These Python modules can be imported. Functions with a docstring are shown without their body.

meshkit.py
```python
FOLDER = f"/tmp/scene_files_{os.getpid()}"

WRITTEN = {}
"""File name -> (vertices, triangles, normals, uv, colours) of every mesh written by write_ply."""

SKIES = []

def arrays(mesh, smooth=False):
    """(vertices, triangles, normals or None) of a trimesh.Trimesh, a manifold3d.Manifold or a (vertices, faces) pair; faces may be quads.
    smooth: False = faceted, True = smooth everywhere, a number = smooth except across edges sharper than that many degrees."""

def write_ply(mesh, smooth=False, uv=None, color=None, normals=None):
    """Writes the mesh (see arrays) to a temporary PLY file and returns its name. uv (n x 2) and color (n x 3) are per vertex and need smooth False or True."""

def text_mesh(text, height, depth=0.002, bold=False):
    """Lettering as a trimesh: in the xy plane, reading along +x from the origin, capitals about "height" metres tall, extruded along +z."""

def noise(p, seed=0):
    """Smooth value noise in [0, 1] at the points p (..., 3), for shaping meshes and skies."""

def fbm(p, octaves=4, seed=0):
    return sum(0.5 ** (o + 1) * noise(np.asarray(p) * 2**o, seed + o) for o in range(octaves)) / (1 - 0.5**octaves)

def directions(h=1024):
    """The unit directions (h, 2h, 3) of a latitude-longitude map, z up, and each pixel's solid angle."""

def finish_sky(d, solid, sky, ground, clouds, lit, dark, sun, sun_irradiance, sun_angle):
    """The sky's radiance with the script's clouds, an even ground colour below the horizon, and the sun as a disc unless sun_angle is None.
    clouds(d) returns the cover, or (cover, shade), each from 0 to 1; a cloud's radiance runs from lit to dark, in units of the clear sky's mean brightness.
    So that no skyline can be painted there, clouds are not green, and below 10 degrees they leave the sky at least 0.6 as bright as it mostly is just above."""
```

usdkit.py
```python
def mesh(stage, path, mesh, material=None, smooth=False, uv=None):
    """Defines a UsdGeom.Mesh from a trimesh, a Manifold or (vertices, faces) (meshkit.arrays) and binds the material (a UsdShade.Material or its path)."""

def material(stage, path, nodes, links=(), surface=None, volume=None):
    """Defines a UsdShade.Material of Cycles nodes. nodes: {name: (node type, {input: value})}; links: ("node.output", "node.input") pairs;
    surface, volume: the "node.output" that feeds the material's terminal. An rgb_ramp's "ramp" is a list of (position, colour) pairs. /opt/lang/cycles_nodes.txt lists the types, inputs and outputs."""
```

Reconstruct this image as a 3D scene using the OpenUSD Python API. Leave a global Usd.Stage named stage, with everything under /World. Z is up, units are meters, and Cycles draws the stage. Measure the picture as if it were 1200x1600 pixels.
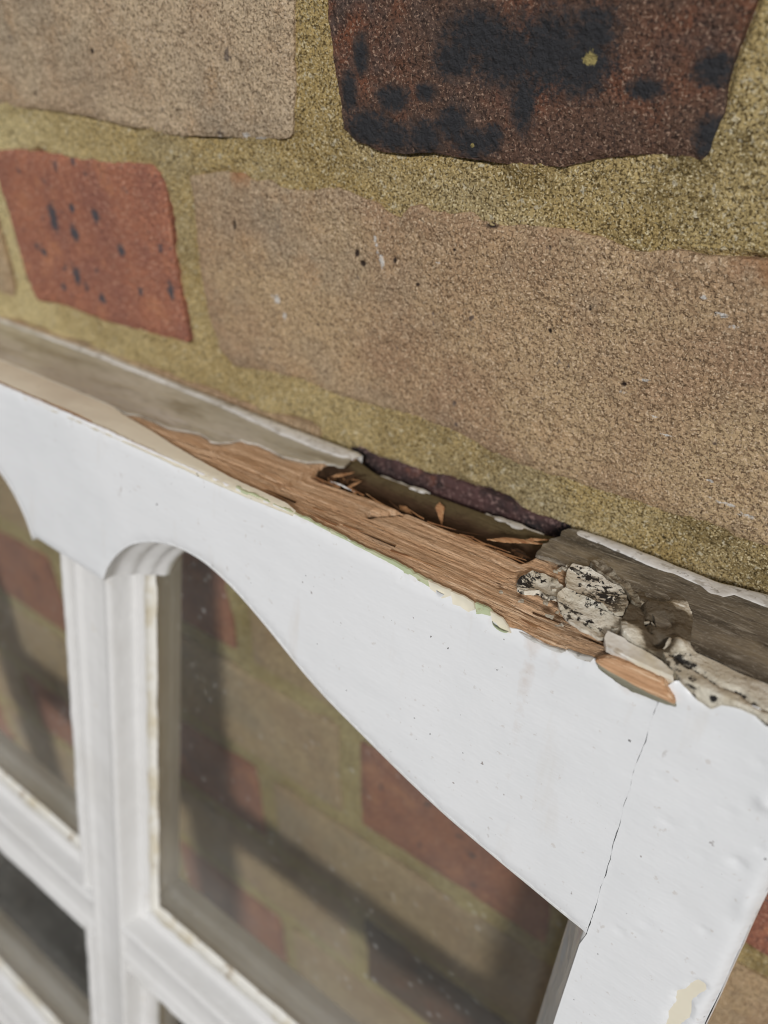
import math, random
import numpy as np, trimesh, shapely, usdkit
from shapely.geometry import Polygon, LineString, Point, box as sbox
from shapely import affinity
from scipy.spatial import Delaunay, cKDTree
from pxr import Usd, UsdGeom, UsdLux, UsdShade, Gf, Sdf, Vt
from meshkit import noise, fbm

stage = Usd.Stage.CreateInMemory()
UsdGeom.SetStageUpAxis(stage, "Z")
UsdGeom.SetStageMetersPerUnit(stage, 1.0)
UsdGeom.Xform.Define(stage, "/World")
UsdGeom.Scope.Define(stage, "/World/Looks")
S = 0.001                                   # everything below is laid out in millimetres

# ------------------------------------------------------------------ camera
RM = np.array([[0.81187876, 0.58379002, -0.00648702], [0.3216789, -0.45657719, -0.82949379], [-0.48721203, 0.67136166, -0.55847826]])
CAM = np.array([146.95, -181.5498, 112.0733])
FPX = 1189.905
cam = UsdGeom.Camera.Define(stage, "/World/camera")
cam.CreateHorizontalApertureAttr(5.6)
cam.CreateVerticalApertureAttr(5.6 * 4 / 3)
cam.CreateFocalLengthAttr(5.6 * FPX / 1200)
cam.CreateClippingRangeAttr((0.01, 100.0))
cam.CreateFStopAttr(1.7)
cam.CreateFocusDistanceAttr(0.186)
cam.CreateExposureAttr(0.34)
ax = np.array([RM[0], -RM[1], -RM[2]])
M = np.eye(4)
M[:3, :3] = ax
M[3, :3] = CAM * S
cam.AddTransformOp().Set(Gf.Matrix4d(*M.ravel().tolist()))

# ------------------------------------------------------------------ sky and sun
TO_SUN = np.array([0.52, -1.0, 0.62])
TO_SUN /= np.linalg.norm(TO_SUN)
EL, ROT = math.asin(TO_SUN[2]), math.atan2(TO_SUN[0], TO_SUN[1])
usdkit.material(stage, "/World/Looks/sky_look", {
    "sky": ("sky_texture", {"sky_type": "single_scattering", "sun_disc": False, "sun_elevation": EL, "sun_rotation": ROT, "aerosol_density": 2.0}),
    "tc": ("texture_coordinate", {}),
    "n": ("noise_texture", {"scale": 2.2, "detail": 5.0, "roughness": 0.6}),
    "r": ("rgb_ramp", {"ramp": [(0.25, (0.55, 0.55, 0.55)), (0.55, (0.95, 0.95, 0.95))]}),
    "mx": ("mix_color", {"blend_type": "mix", "b": (4.6, 4.65, 4.8), "use_clamp": False}),
    "bg": ("background_shader", {"strength": 0.05})},
    [("tc.generated", "n.vector"), ("n.fac", "r.fac"), ("r.color", "mx.fac"), ("sky.color", "mx.a"), ("mx.result", "bg.color")], surface="bg.background")
dome = UsdLux.DomeLight.Define(stage, "/World/sky")
UsdShade.MaterialBindingAPI.Apply(dome.GetPrim()).Bind(UsdShade.Material.Get(stage, "/World/Looks/sky_look"))
for k, v in (("label", "pale overcast daylight sky"), ("category", "sky"), ("kind", "structure")):
    dome.GetPrim().SetCustomDataByKey(k, v)
sun = UsdLux.DistantLight.Define(stage, "/World/sun")
sun.CreateIntensityAttr(0.5)
sun.CreateAngleAttr(7.0)
sun.CreateNormalizeAttr(True)
sun.CreateColorAttr(Gf.Vec3f(1.0, 0.975, 0.955))
zx = TO_SUN
xx = np.cross([0, 0, 1.0], zx); xx /= np.linalg.norm(xx)
yx = np.cross(zx, xx)
M = np.eye(4); M[0, :3], M[1, :3], M[2, :3] = xx, yx, zx
sun.AddTransformOp().Set(Gf.Matrix4d(*M.ravel().tolist()))

# ------------------------------------------------------------------ helpers
COUNT = {}
def path_for(name, parent):
    base = (parent.GetPath().pathString if parent else "/World") + "/" + name
    n = COUNT.get(base, 0); COUNT[base] = n + 1
    return base if n == 0 else f"{base}_{n:03d}"

def tag(prim, label=None, cat=None, group=None, kind=None):
    for k, v in (("label", label), ("category", cat), ("group", group), ("kind", kind)):
        if v: prim.SetCustomDataByKey(k, v)
    return prim

ORIGIN = {}
def thing(name, label, cat, at, group=None):
    p = path_for(name, None)
    x = UsdGeom.Xform.Define(stage, p)
    x.AddTranslateOp().Set(Gf.Vec3d(*(np.array(at, float) * S)))
    ORIGIN[p] = np.array(at, float)
    return tag(x.GetPrim(), label, cat, group, "thing")

def origin(prim):
    p = prim.GetPath().pathString
    for k, v in ORIGIN.items():
        if p == k or p.startswith(k + "/"): return v
    return np.zeros(3)

def obj(name, mesh, mat, parent=None, smooth=True, label=None, primvars=None):
    v, f = np.asarray(mesh[0], float), np.asarray(mesh[1], int)
    if parent is not None: v = v - origin(parent)
    m = usdkit.mesh(stage, path_for(name, parent), (v * S, f), MAT[mat], smooth=True if primvars else smooth)
    for k, val in (primvars or {}).items():
        UsdGeom.PrimvarsAPI(m).CreatePrimvar(k, Sdf.ValueTypeNames.FloatArray, "vertex").Set(Vt.FloatArray.FromNumpy(np.asarray(val, np.float32)))
    return tag(m.GetPrim(), label)

def n2(a, b, sc, seed=0, octv=3):
    """fbm in [-1, 1] at scale sc (mm)"""
    a, b = np.asarray(a, float), np.asarray(b, float)
    return 2 * fbm(np.stack([a / sc + 17.3, b / sc + 5.1, np.full(a.shape, seed * 3.7)], -1), octv, seed) - 1

def rag(pts, step, amp, seed, closed=True):
    """resample a polyline and roughen it"""
    L = LineString(list(pts) + ([pts[0]] if closed else []))
    n = max(4, int(L.length / step))
    d = np.linspace(0, L.length, n, endpoint=not closed)
    q = np.array([L.interpolate(x).coords[0] for x in d])
    t = np.roll(q, -1, 0) - np.roll(q, 1, 0)
    if not closed: t[0], t[-1] = q[1] - q[0], q[-1] - q[-2]
    t /= np.maximum(np.linalg.norm(t, axis=1, keepdims=True), 1e-9)
    nr = np.stack([-t[:, 1], t[:, 0]], 1)
    k = n2(q[:, 0], q[:, 1], 4.0, seed) * 1.0 + n2(q[:, 0], q[:, 1], 1.2, seed + 1, 2) * 0.6
    if not closed: k[0] = k[-1] = 0
    return q + nr * (k * amp)[:, None]

def tri(poly, res, seed=0):
    """triangulate a shapely polygon with inner points about res apart -> (n,2), faces, number of rim points, rim edges"""
    rng = np.random.default_rng(seed)
    rim = []
    edges = []
    for ring in [poly.exterior, *poly.interiors]:
        c = np.array(ring.coords)[:-1]
        out = []
        for i in range(len(c)):
            a, b = c[i], c[(i + 1) % len(c)]
            k = max(1, int(np.ceil(np.linalg.norm(b - a) / res)))
            out += [a + (b - a) * j / k for j in range(k)]
        s = len(rim)
        rim += out
        edges += [(s + i, s + (i + 1) % len(out)) for i in range(len(out))]
    rim = np.array(rim)
    x0, y0, x1, y1 = poly.bounds
    gx, gy = np.meshgrid(np.arange(x0, x1 + res, res), np.arange(y0, y1 + res, res * 0.866))
    gx[1::2] += res / 2
    g = np.stack([gx.ravel(), gy.ravel()], 1) + rng.uniform(-.15, .15, (gx.size, 2)) * res
    shapely.prepare(poly)
    g = g[shapely.contains_xy(poly, g[:, 0], g[:, 1])]
    if len(g):
        g = g[cKDTree(rim).query(g)[0] > res * 0.45]
    P = np.vstack([rim, g]) if len(g) else rim
    T = Delaunay(P).simplices
    c = P[T].mean(1)
    T = T[shapely.contains_xy(poly, c[:, 0], c[:, 1])]
    a, b, c = P[T[:, 0]], P[T[:, 1]], P[T[:, 2]]
    ar = (b[:, 0] - a[:, 0]) * (c[:, 1] - a[:, 1]) - (b[:, 1] - a[:, 1]) * (c[:, 0] - a[:, 0])
    T[ar < 0] = T[ar < 0][:, ::-1]
    T = T[np.abs(ar) > 1e-7]
    # rim of the kept triangles
    e = np.concatenate([T[:, [0, 1]], T[:, [1, 2]], T[:, [2, 0]]])
    key = set(map(tuple, e))
    E = np.array([x for x in map(tuple, e) if (x[1], x[0]) not in key])
    return P, T, len(rim), E

def plate(poly, res, top, bottom, seed=0, closed=True):
    """solid sheet: top(P, dist to the rim) and bottom(P) give 3-D points"""
    if poly.geom_type != "Polygon": poly = max(poly.geoms, key=lambda g: g.area)
    P, T, nr, E = tri(poly, res, seed)
    d = cKDTree(P[np.unique(E)]).query(P)[0]
    A = top(P, d)
    if not closed: return A, T
    B = bottom(P)
    n = len(P)
    rimv = np.unique(E)
    # rim walls get their own vertices so that the edge stays crisp under smooth normals
    i1 = np.full(n, -1); i1[rimv] = np.arange(len(rimv))
    V = np.vstack([A, A[rimv], B[rimv]])
    o1, o2 = n, n + len(rimv)
    a, b = i1[E[:, 0]], i1[E[:, 1]]
    W = np.concatenate([np.stack([o1 + b, o1 + a, o2 + a], 1), np.stack([o1 + b, o2 + a, o2 + b], 1)])
    return V, np.vstack([T, W])

def grid_faces(nu, nv):
    i = np.arange(nu * nv).reshape(nu, nv)
    a, b, c, d = i[:-1, :-1].ravel(), i[1:, :-1].ravel(), i[1:, 1:].ravel(), i[:-1, 1:].ravel()
    return np.vstack([np.stack([a, b, c], 1), np.stack([a, c, d], 1)])

def join(*ms):
    vs, fs, o = [], [], 0
    for v, f in ms:
        vs.append(np.asarray(v)); fs.append(np.asarray(f) + o); o += len(v)
    return np.vstack(vs), np.vstack(fs)

# frame-local coordinates: u along the wall, v up the leaning frame, w from its back towards the viewer
TILT = 0.208168
UPV = np.array([0, math.sin(TILT), math.cos(TILT)])
NRM = np.array([0, -math.cos(TILT), math.sin(TILT)])
P0 = np.array([0, -3.0, -13.8])
TH = 55.2
def D(u, v, w):
    u, v, w = np.broadcast_arrays(np.asarray(u, float), np.asarray(v, float), np.asarray(w, float))
    return P0 + u[..., None] * np.array([1.0, 0, 0]) + v[..., None] * UPV + w[..., None] * NRM

# ------------------------------------------------------------------ materials
MAT = {}
def mat(name, nodes, links, surface="p.BSDF"):
    MAT[name] = usdkit.material(stage, "/World/Looks/" + name, nodes, links, surface=surface)

def noisy(name, layers, rough=0.9, bumps=(), extra=None, spec=0.3, aniso=(1, 1, 1), **pb):
    """layers: [(base colour)], then ('noise', scale, lo, hi, colour, detail, stretch) mixed over one another by a noise band"""
    nodes = {"geo": ("geometry", {}), "p": ("principled_bsdf", {"roughness": rough, "specular_ior_level": spec, **pb})}
    links = []
    nodes["c0"] = ("color", {"value": layers[0]})
    cur = "c0.color"
    for i, L in enumerate(layers[1:], 1):
        if L[0] == "noise":
            _, scale, lo, hi, col, det, st, amount = (L + (1.0,))[:8] if len(L) < 8 else L
            off = (i * 0.371, i * 0.113, i * 0.77)
            nodes[f"m{i}"] = ("mapping", {"scale": st, "location": off})
            nodes[f"n{i}"] = ("noise_texture", {"scale": scale, "detail": float(det), "roughness": 0.6})
            nodes[f"r{i}"] = ("map_range", {"from_min": lo, "from_max": hi, "to_min": 0.0, "to_max": amount, "clamp": True})
            links += [("geo.position", f"m{i}.vector"), (f"m{i}.vector", f"n{i}.vector"), (f"n{i}.fac", f"r{i}.value")]
            fac = f"r{i}.result"
        elif L[0] == "stain":           # mask from the mesh (a stain or painted light with a shape of its own), edge broken up by noise
            _, attr, scale, col, lo, hi, amp = L
            nodes[f"a{i}"] = ("attribute", {"attribute": attr})
            nodes[f"n{i}"] = ("noise_texture", {"scale": scale, "detail": 5.0, "roughness": 0.7})
            nodes[f"s{i}"] = ("math", {"math_type": "multiply_add", "value2": amp, "value3": -amp / 2})
            nodes[f"d{i}"] = ("math", {"math_type": "add"})
            nodes[f"r{i}"] = ("map_range", {"from_min": lo, "from_max": hi, "clamp": True})
            links += [("geo.position", f"n{i}.vector"), (f"n{i}.fac", f"s{i}.value1"), (f"s{i}.value", f"d{i}.value1"), (f"a{i}.fac", f"d{i}.value2"), (f"d{i}.value", f"r{i}.value")]
            fac = f"r{i}.result"
        nodes[f"x{i}"] = ("mix_color", {"blend_type": "mix", "b": col})
        links += [(fac, f"x{i}.fac"), (cur, f"x{i}.a")]
        cur = f"x{i}.result"
    links.append((cur, "p.base_color"))
    prev = None
    for j, (scale, det, dist, strength, st) in enumerate(bumps):
        nodes[f"bm{j}"] = ("mapping", {"scale": st, "location": (j * .37, j * .9, .21)})
        nodes[f"bn{j}"] = ("noise_texture", {"scale": scale, "detail": float(det), "roughness": 0.65})
        nodes[f"b{j}"] = ("bump", {"distance": dist, "strength": strength})
        links += [("geo.position", f"bm{j}.vector"), (f"bm{j}.vector", f"bn{j}.vector"), (f"bn{j}.fac", f"b{j}.height")]
        if prev: links.append((prev, f"b{j}.normal"))
        prev = f"b{j}.normal"
    if prev: links.append((prev, "p.normal"))
    mat(name, nodes, links)

I3 = (1, 1, 1)
# bricks
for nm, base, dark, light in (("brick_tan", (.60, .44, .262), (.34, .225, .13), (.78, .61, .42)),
                              ("brick_tan_lit", (.68, .53, .355), (.35, .25, .155), (.78, .63, .46))):  # second tan has the brighter upper-left light painted into its colour
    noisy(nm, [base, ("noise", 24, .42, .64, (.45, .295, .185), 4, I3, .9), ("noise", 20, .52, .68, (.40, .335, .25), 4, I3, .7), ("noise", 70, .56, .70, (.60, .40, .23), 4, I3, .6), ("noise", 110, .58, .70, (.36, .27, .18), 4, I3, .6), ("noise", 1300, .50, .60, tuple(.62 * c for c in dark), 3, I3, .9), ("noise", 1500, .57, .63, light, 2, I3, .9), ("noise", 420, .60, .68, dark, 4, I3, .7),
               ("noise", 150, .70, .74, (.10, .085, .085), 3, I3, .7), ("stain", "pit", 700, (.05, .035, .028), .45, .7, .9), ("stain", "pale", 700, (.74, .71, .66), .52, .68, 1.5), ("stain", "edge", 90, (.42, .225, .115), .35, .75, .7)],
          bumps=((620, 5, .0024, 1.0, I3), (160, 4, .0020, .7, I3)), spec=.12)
noisy("brick_red", [(.40, .168, .102), ("noise", 45, .40, .62, (.30, .130, .092), 4, I3), ("noise", 70, .55, .70, (.48, .215, .120), 3, I3), ("noise", 1200, .51, .62, (.15, .070, .058), 3, I3, .8),
                    ("noise", 1000, .58, .66, (.62, .37, .26), 2, I3, .7), ("noise", 120, .66, .70, (.10, .08, .085), 3, I3, .8), ("stain", "black", 420, (.085, .080, .088), .40, .75, 1.3), ("stain", "pit", 500, (.03, .02, .02), .45, .6, .25)],
      bumps=((560, 4, .0018, 1.0, I3),), spec=.15)
noisy("brick_dark", [(.150, .088, .062), ("noise", 32, .48, .66, (.225, .088, .048), 4, I3), ("noise", 60, .52, .66, (.118, .084, .070), 4, I3), ("noise", 1200, .50, .61, (.045, .030, .026), 3, I3, .85),
                     ("noise", 1400, .58, .64, (.42, .29, .21), 2, I3, .8), ("stain", "black", 120, (.085, .060, .050), .25, .60, 1.2), ("stain", "black", 700, (.040, .041, .045), .40, .70, 1.7), ("stain", "pale", 500, (.36, .30, .12), .5, .65, 1.4)],
      bumps=((560, 5, .0024, 1.0, I3),), spec=.2)
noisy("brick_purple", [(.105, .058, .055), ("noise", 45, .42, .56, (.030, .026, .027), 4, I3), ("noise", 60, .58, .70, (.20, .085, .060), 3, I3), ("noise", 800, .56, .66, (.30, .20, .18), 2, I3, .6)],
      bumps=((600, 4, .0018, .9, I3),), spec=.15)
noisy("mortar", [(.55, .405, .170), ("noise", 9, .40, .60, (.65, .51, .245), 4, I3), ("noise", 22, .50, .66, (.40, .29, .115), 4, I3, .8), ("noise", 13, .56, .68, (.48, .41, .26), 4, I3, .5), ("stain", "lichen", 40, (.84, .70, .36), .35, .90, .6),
                 ("stain", "moss", 90, (.20, .150, .062), .45, .95, .9), ("noise", 1500, .50, .60, (.105, .072, .028), 3, I3, .9), ("noise", 1700, .57, .63, (.86, .75, .48), 2, I3, .85), ("noise", 520, .64, .69, (.80, .74, .56), 2, I3, .6), ("noise", 240, .70, .73, (.05, .04, .02), 3, I3, .8)],
      bumps=((1000, 4, .0022, 1.0, I3), (260, 3, .0016, .7, I3)), spec=.12)
# wood: grain runs along u (= x)
G = (.5, 17, 17)
noisy("bare_wood", [(.66, .435, .265), ("noise", 24, .42, .62, (.56, .345, .195), 4, G), ("noise", 46, .54, .66, (.76, .54, .35), 4, G), ("noise", 90, .57, .65, (.80, .59, .40), 3, (1, 16, 16), .85), ("noise", 70, .60, .68, (.25, .125, .065), 3, (1, 18, 18), .7), ("noise", 120, .62, .72, (.20, .105, .055), 3, (1, 9, 9), .6), ("noise", 34, .58, .72, (.36, .30, .22), 4, (.8, 4, 4), .6), ("noise", 60, .60, .74, (.50, .27, .14), 3, I3, .5),
                    ("stain", "olive", 120, (.120, .090, .045), .40, .70, .3), ("stain", "rot", 260, (.070, .040, .022), .40, .75, .6)],
      rough=.75, bumps=((80, 5, .0010, 1.0, (1, 18, 18)), (200, 4, .0006, 1.0, (1, 9, 9))), spec=.15)
noisy("splinter_wood", [(.42, .235, .115), ("noise", 60, .45, .62, (.28, .13, .06), 4, G), ("noise", 90, .56, .66, (.56, .36, .20), 4, G)], rough=.75, bumps=((150, 4, .0003, 1.0, G),), spec=.2)
noisy("rotten_wood", [(.085, .042, .020), ("noise", 60, .45, .62, (.028, .018, .012), 4, G), ("noise", 90, .58, .66, (.24, .12, .05), 4, G)], rough=.85, bumps=((150, 4, .0005, 1.0, G),), spec=.15)
# paints
noisy("white_paint", [(.768, .783, .795), ("noise", 9, .45, .70, (.735, .750, .76), 3, I3), ("noise", 240, .735, .755, (.22, .18, .16), 3, (1, 1, 1), .8), ("noise", 520, .755, .77, (.06, .05, .045), 2, I3, .9),
                      ("noise", 30, .60, .72, (.68, .645, .60), 5, (2.2, 1, .5), .5), ("noise", 11, .50, .72, (.66, .685, .70), 5, (1, 1, 1), .55), ("noise", 420, .66, .72, (.60, .57, .54), 3, I3, .6), ("noise", 55, .70, .735, (.40, .365, .33), 6, (2, 1, 1), .5), ("stain", "drip", 140, (.60, .53, .48), .35, .95, 1.0)],
      rough=.29, bumps=((16, 3, .0012, .7, I3), (90, 4, .0004, .8, (.3, 1, 1)), (600, 3, .0001, .5, I3)), spec=.5)
noisy("bar_paint", [(.70, .70, .69), ("noise", 18, .50, .70, (.64, .635, .615), 3, I3), ("noise", 90, .66, .76, (.52, .46, .36), 4, I3, .5)],
      rough=.22, bumps=((60, 3, .0009, .8, I3), (240, 2, .0002, .5, I3)), spec=.45)
noisy("putty", [(.72, .71, .66), ("noise", 60, .46, .64, (.60, .55, .43), 3, I3), ("noise", 120, .62, .70, (.34, .26, .16), 3, I3, .8)],
      rough=.45, bumps=((120, 3, .0009, .8, I3),), spec=.4)
noisy("cream_paint", [(.74, .695, .565), ("noise", 40, .5, .68, (.66, .61, .49), 3, I3), ("noise", 300, .70, .73, (.12, .10, .07), 3, I3, .8)], rough=.5, bumps=((70, 3, .0005, .6, I3),), spec=.35)
noisy("green_paint", [(.46, .52, .33), ("noise", 90, .5, .66, (.58, .57, .40), 3, I3), ("noise", 300, .64, .70, (.30, .24, .14), 3, I3, .7)], rough=.55, bumps=((200, 3, .0005, .7, I3),), spec=.3)
noisy("grey_paint", [(.40, .385, .335), ("noise", 18, .42, .60, (.50, .485, .44), 4, (1, 2.4, 2.4)), ("noise", 26, .50, .64, (.24, .218, .175), 4, (1, 3.5, 3.5), .9), ("noise", 160, .56, .70, (.16, .14, .105), 4, (1, 5, 5), .6), ("noise", 420, .64, .70, (.46, .44, .38), 2, (1, 3, 3), .5)],
      rough=.28, bumps=((40, 4, .0012, .8, (1, 3, 3)), (400, 3, .0001, .6, (1, 3, 3))), spec=.5)
noisy("dirty_paint", [(.140, .122, .095), ("noise", 26, .42, .58, (.055, .048, .040), 4, (1, 3, 3)), ("noise", 36, .53, .66, (.26, .225, .165), 4, (1, 2, 2), .85), ("noise", 110, .57, .66, (.34, .32, .27), 4, (1, 7, 7), .7), ("noise", 900, .55, .65, (.33, .31, .27), 3, (1, 2, 2), .6), ("noise", 160, .58, .68, (.025, .02, .017), 4, (1, 5, 5), .7)],
      rough=.5, bumps=((90, 4, .0008, .7, (1, 3, 3)), (500, 3, .0003, .7, (1, 2, 2))), spec=.35)
noisy("mould_paint", [(.67, .645, .56), ("noise", 60, .45, .65, (.45, .40, .30), 4, I3), ("stain", "black", 620, (.016, .015, .015), .50, .56, 2.0), ("stain", "dirt", 60, (.30, .255, .18), .20, .70, .7), ("noise", 260, .55, .64, (.70, .66, .55), 4, I3, .5), ("stain", "dirt", 420, (.095, .075, .05), .42, .72, 1.3)],
      rough=.55, bumps=((200, 5, .0012, .9, I3), (800, 3, .0004, .9, I3)), spec=.3)
noisy("chip_wood", [(.58, .345, .195), ("noise", 60, .45, .62, (.42, .23, .115), 4, G), ("noise", 90, .54, .64, (.76, .55, .36), 4, G), ("stain", "grey", 200, (.30, .285, .21), .45, .60, .4)], rough=.7, bumps=((140, 4, .0005, 1.0, G),), spec=.25)
noisy("edge_paint", [(.66, .66, .645), ("noise", 40, .46, .64, (.46, .445, .41), 5, I3), ("noise", 160, .56, .66, (.30, .27, .22), 4, (1, 2, 2), .7), ("noise", 400, .60, .68, (.16, .14, .11), 3, I3, .7)], rough=.5, bumps=((150, 3, .0008, .8, I3),), spec=.35)
noisy("ground_look", [(.050, .048, .045), ("noise", 60, .45, .65, (.085, .08, .075), 5, I3), ("noise", 150, .60, .70, (.16, .14, .12), 3, I3, .8)], rough=.8, bumps=((120, 4, .004, 1.0, I3),), spec=.3)
# glass: lets light through, mirrors at a slant, thin film of dried water marks and dust
mat("glass_look", {
    "geo": ("geometry", {}),
    "t": ("transparent_bsdf", {"color": (.93, .945, .93)}), "g": ("glossy_bsdf", {"roughness": 0.03, "color": (1, 1, 1)}), "fr": ("fresnel", {"IOR": 1.5}), "m": ("mix_closure", {}),
    "at": ("attribute", {"attribute": "low"}), "pw": ("math", {"math_type": "power", "value2": 5.0}), "pn": ("math", {"math_type": "multiply"}), "ps": ("math", {"math_type": "multiply_add", "value2": .30}), "d": ("diffuse_bsdf", {"color": (.75, .75, .72)}), "dm": ("mix_closure", {}),
    "n": ("noise_texture", {"scale": 16.0, "detail": 4.0, "roughness": .6}), "r": ("map_range", {"from_min": .35, "from_max": .75, "to_min": .008, "to_max": .045, "clamp": True}),
    "v": ("voronoi_texture", {"scale": 130.0, "randomness": 1.0, "dimensions": "3D"}), "vr": ("map_range", {"from_min": .10, "from_max": .20, "to_min": .12, "to_max": 0.0, "clamp": True}),
    "vm": ("noise_texture", {"scale": 30.0, "detail": 2.0}), "vmr": ("map_range", {"from_min": .44, "from_max": .62, "clamp": True}), "vmul": ("math", {"math_type": "multiply"}), "add": ("math", {"math_type": "add"}), "fb": ("math", {"math_type": "subtract", "value1": 1.0}), "ff": ("math", {"math_type": "multiply"})},
    [("geo.backfacing", "fb.value2"), ("fb.value", "ff.value1"), ("fr.fac", "ff.value2"), ("ff.value", "m.fac"), ("t.BSDF", "m.closure1"), ("g.BSDF", "m.closure2"), ("geo.position", "n.vector"), ("geo.position", "v.vector"), ("geo.position", "vm.vector"), ("n.fac", "r.value"), ("v.distance", "vr.value"), ("vm.fac", "vmr.value"),
     ("vr.result", "vmul.value1"), ("vmr.result", "vmul.value2"), ("r.result", "add.value1"), ("vmul.value", "add.value2"), ("at.fac", "pw.value1"), ("pw.value", "pn.value1"), ("n.fac", "pn.value2"), ("pn.value", "ps.value1"), ("add.value", "ps.value3"), ("ps.value", "dm.fac"), ("m.closure", "dm.closure1"), ("d.BSDF", "dm.closure2")], surface="dm.closure")

# ------------------------------------------------------------------ ground
gz = -712.0
xs, ys = np.meshgrid(np.concatenate([np.linspace(-3000, -900, 12), np.linspace(-880, 500, 140), np.linspace(520, 3000, 12)]), np.concatenate([np.linspace(60, -420, 60), np.linspace(-460, -4000, 16)]), indexing="ij")
zz = gz + 4.0 * n2(xs, ys, 28, 3, 4) + 1.5 * n2(xs, ys, 8, 4, 2)
obj_ground = obj("ground", (np.stack([xs, ys, zz], -1).reshape(-1, 3), grid_faces(*xs.shape)[:, ::-1]), "ground_look")
tag(obj_ground, "dark rough ground at the foot of the brick wall", "ground", kind="structure")

# ------------------------------------------------------------------ brick wall
wall = thing("brick_wall", "weathered brick wall of tan, red and dark bricks with sandy yellow-green mortar", "wall", (-300, 0, gz))
HD, ST, MV, CH = 102.3, 215.5, 12.5, 79.0
UNIT = HD + ST + 2 * MV
def ell(P, blobs):
    """1 at the centre of a blob, .5 at its rim"""
    m = np.zeros(len(P))
    for cx, cz, rx, rz in blobs:
        q = np.sqrt(((P[:, 0] - cx) / rx) ** 2 + ((P[:, 1] - cz) / rz) ** 2)
        m = np.maximum(m, 1 - .5 * q)
    return np.clip(m, 0, 1)

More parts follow.
